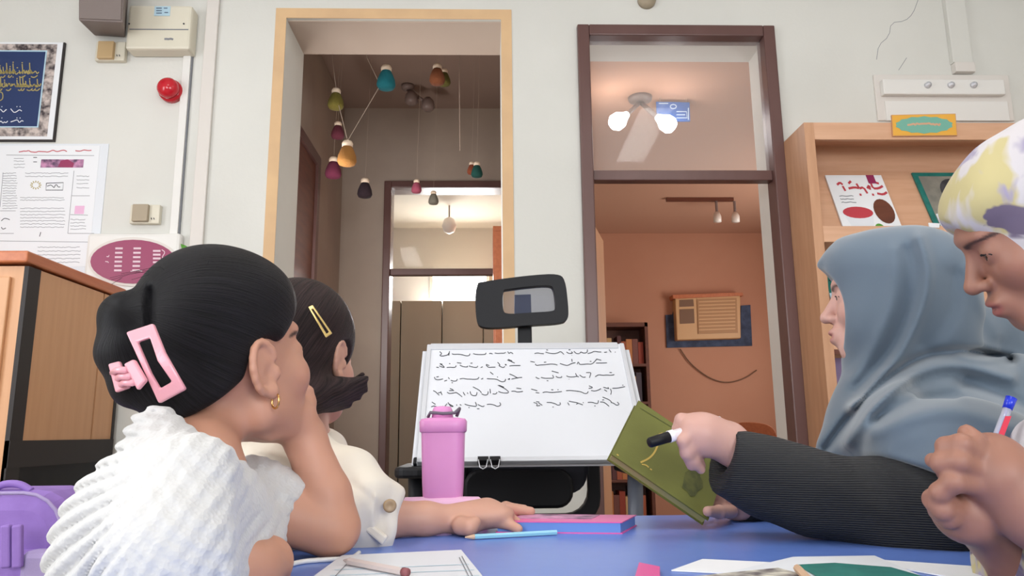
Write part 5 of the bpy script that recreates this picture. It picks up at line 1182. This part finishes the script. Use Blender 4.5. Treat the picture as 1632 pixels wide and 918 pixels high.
# coat
F = Field((.26, .86, .56), (1.10, 1.62, 1.0), .0035)
F.chain([v(1150, 731, 1.125), v(1225, 762, 1.105), v(1300, 786, 1.08), v(1480, 818, 1.03), v(1540, 790, 1.10), v(1540, 705, 1.18)], [.050, .052, .054, .068, .078, .075], .03); F.ell(v(1560, 830, 1.26), (.15, .17, .18), None, .05)
F.chain([v(1440, 700, 1.42), v(1300, 800, 1.42), v(1190, 798, 1.325)], [.07, .055, .042], .03)
F.plane_cut(v(1152, 731, 1.12), (-.93, -.05, .30), .004); F.cap(v(1130, 712, 1.12), v(1175, 722, 1.12), .034, .030, .006, 's')
def coatf(P): return .003*np.sin(P[:, 0]*70+P[:, 2]*40)*np.clip((P[:, 0]-.40)/.1, 0, 1)
F.disp(coatf); me, V = F.mesh('coat'); link('coat', me, 'coat', P3)
# scarf
F = Field((.38, .92, .62), (1.16, 1.72, 1.30), .0028)
H3.ell(F, (0, -.032, .032), (.094, .116, .096), None, .01); H3.ell(F, (0, .03, .060), (.080, .075, .062), None, .03)
F.cap(H3.w((0, .062, .085)), H3.w((0, .100, .072)), .024, .007, .03)
H3.ell(F, (0, -.055, -.05), (.080, .085, .10), None, .04)
F.chain([v(1392, 605, 1.28), v(1380, 660, 1.26), v(1346, 722, 1.24)], [.040, .046, .044], .03)
F.chain([v(1420, 590, 1.27), v(1440, 650, 1.24), v(1420, 710, 1.18)], [.06, .075, .065], .05)
F.ell(v(1500, 695, 1.24), (.16, .18, .09), None, .05); F.ell(v(1570, 640, 1.28), (.13, .16, .085), None, .05); F.chain([v(1430, 690, 1.12), v(1500, 732, 1.04), v(1560, 748, 1.03), v(1670, 760, 1.10)], [.06, .074, .078, .08], .05)
F.chain([v(1500, 545, 1.29), v(1580, 530, 1.33), v(1640, 610, 1.32)], [.055, .045, .05], .03)
H3.ell(F, (0, .022, -.042), (.086, .078, .098), None, .03); H3.ell(F, (0, .164, -.026), (.15, .10, .112), None, .006, 's')
F.disp(fold_disp([
    ([(1466, 380), (1482, 430), (1472, 490), (1445, 550), (1400, 610), (1360, 650)], .013, 11), ([(1448, 400), (1455, 450), (1442, 510), (1408, 575), (1365, 622)], -.010, 11),
    ([(1425, 400), (1425, 480), (1395, 550), (1362, 600)], .005, 11), ([(1520, 440), (1515, 500), (1480, 550)], -.008, 16), ([(1545, 430), (1560, 480), (1590, 530)], .004, 12),
    ([(1612, 575), (1545, 558), (1485, 562), (1430, 588), (1390, 624), (1345, 676), (1318, 715)], -.015, 8), ([(1612, 602), (1540, 580), (1480, 584), (1430, 612), (1390, 650), (1350, 706)], .012, 11),
    ([(1530, 566), (1560, 575), (1600, 572)], .006, 6), ([(1400, 668), (1450, 640), (1520, 632)], -.008, 11), ([(1390, 690), (1450, 664), (1530, 650), (1632, 690)], .008, 14),
    ([(1540, 610), (1590, 625), (1650, 660)], -.010, 13), ([(1440, 720), (1520, 700), (1632, 740)], -.004, 20)]))
e1, e2 = v(1330, 706, 1.1), v(1500, 790, 1.1); dn = Vector(e2-e1).cross(Vector((0, 1, 0))).normalized()
if dn.z > 0: dn = -dn
e0 = v(1295, 738, 1.2)
F.plane_cut(e1, dn, .006) if False else None
X, Y_, Z_ = F.grid((slice(None),)*3); sd = ((X-e1[0])*dn.x+(Z_-e1[2])*dn.z); gate = (X-v(1335, 700, 1.15)[0])*1.0; sd = np.minimum(sd, gate+.0*sd)+0*Y_
F.apply((slice(None),)*3, (-sd).astype(np.float32), .006, 's')
me, V = F.mesh('headscarf', 2); link('headscarf', me, 'hijab_grey', P3)
legs('skirt', P3, (.86, 1.28, .50), (-1, -.05, 0), 'coat'); stool('wooden stool under the woman in grey headscarf', .86, 1.28)

# ---------------------------------------------------------------- girl in floral scarf at the right edge
ph = math.radians(27); yw = math.radians(-24)
H4 = Head((-math.cos(ph)*math.cos(yw), -math.cos(ph)*math.sin(yw), -math.sin(ph)), (-math.sin(ph), 0, math.cos(ph)), .88).pin((0, .1165, -.027), W(1540, 464, .84))
P4 = thing('person', 'girl in floral headscarf at right edge, clasped hands holding a pen', 'person', (.82, .70, 0))
F = Field((.40, .46, .60), (.98, 1.02, 1.20), .0023)
H4.skull(F, False)
F.cap(H4.w((0, -.04, -.05)), v(1800, 650, .82), .042, .05, .03); F.cap(v(1800, 650, .82), v(1800, 860, .78), .07, .09, .04)
G = F.twin()
# upper hand (left), then lower hand
G.chain([v(1745, 900, .70), v(1640, 812, .70)], [.034, .027], .02); G.cap(v(1640, 812, .70), v(1592, 762, .705), .028, .031, .02); G.ell(v(1580, 745, .708), (.033, .022, .032), None, .015)
for pts, r in ((((1575, 715, .705), (1552, 702, .695), (1541, 690, .70)), .0085), (((1566, 730, .70), (1532, 708, .688), (1508, 712, .70), (1512, 732, .715)), .0092), (((1560, 752, .70), (1528, 735, .686), (1500, 738, .698), (1508, 758, .715)), .0094), (((1558, 772, .70), (1520, 768, .69), (1498, 785, .70), (1515, 800, .712)), .0092)):
    G.chain([v(*q) for q in pts], [r*1.15, r, r*.95, r*.8][:len(pts)], .005)
G.chain([v(1530, 750, .725), v(1505, 738, .725), v(1487, 734, .722)], [.010, .009, .0075], .005)
F.merge(G, .004); G = F.twin()
G.chain([v(1660, 960, .78), v(1590, 848, .760)], [.034, .026], .02); G.cap(v(1590, 848, .760), v(1545, 822, .73), .026, .026, .02); G.ell(v(1535, 812, .73), (.030, .02, .024), None, .015)
for pts, r in ((((1530, 815, .715), (1502, 812, .705), (1487, 796, .71), (1497, 782, .72)), .0092), (((1535, 822, .72), (1510, 826, .712), (1494, 815, .715)), .0088)):
    G.chain([v(*q) for q in pts], [r*1.1, r, r*.95, r*.85][:len(pts)], .005)
F.merge(G, .003)
skin_mesh(F, H4, 'body', SK4, (150, 80, 76), P4); H4.eyes(P4, .5)
F = Field((.42, .44, .60), (1.10, 1.06, 1.26), .0034)
H4.ell(F, (0, -.026, .034), (.086, .106, .098), None, .01); H4.ell(F, (0, .036, .062), (.070, .058, .046), None, .02)
H4.ell(F, (0, -.06, -.05), (.09, .10, .11), None, .05); F.chain([H4.w((0, -.045, -.05)), v(1800, 650, .82), v(1830, 720, .80), v(1850, 860, .78)], [.066, .066, .09, .10], .04)
H4.ell(F, (0, .015, -.045), (.074, .066, .082), None, .03); H4.ell(F, (0, .128, -.048), (.085, .078, .122), None, .010, 's')
F.disp(lambda P: .002*np.sin(H4.loc(P)[:, 1]*70+H4.loc(P)[:, 2]*50))
me, V = F.mesh('headscarf', 2); link('headscarf', me, 'floral', P4)
F = Field((.50, .44, .50), (1.06, 1.0, .98), .0036)
F.chain([v(1632, 905, .78), v(1700, 960, .80)], [.042, .05], .03); F.chain([v(1655, 815, .70), v(1740, 890, .70)], [.04, .05], .03); F.ell(v(1790, 900, .74), (.10, .12, .14), None, .05); F.ell(v(1652, 722, .74), (.016, .03, .034), None, .03)
me, V = F.mesh('tunic'); link('tunic', me, 'floral', P4)
legs('trousers', P4, (.84, .72, .50), (-1, .1, 0), 'dress'); stool('wooden stool under the girl in floral scarf', .84, .72)

for o in bpy.data.objects:
    if '_w' in o.keys(): del o['_w']
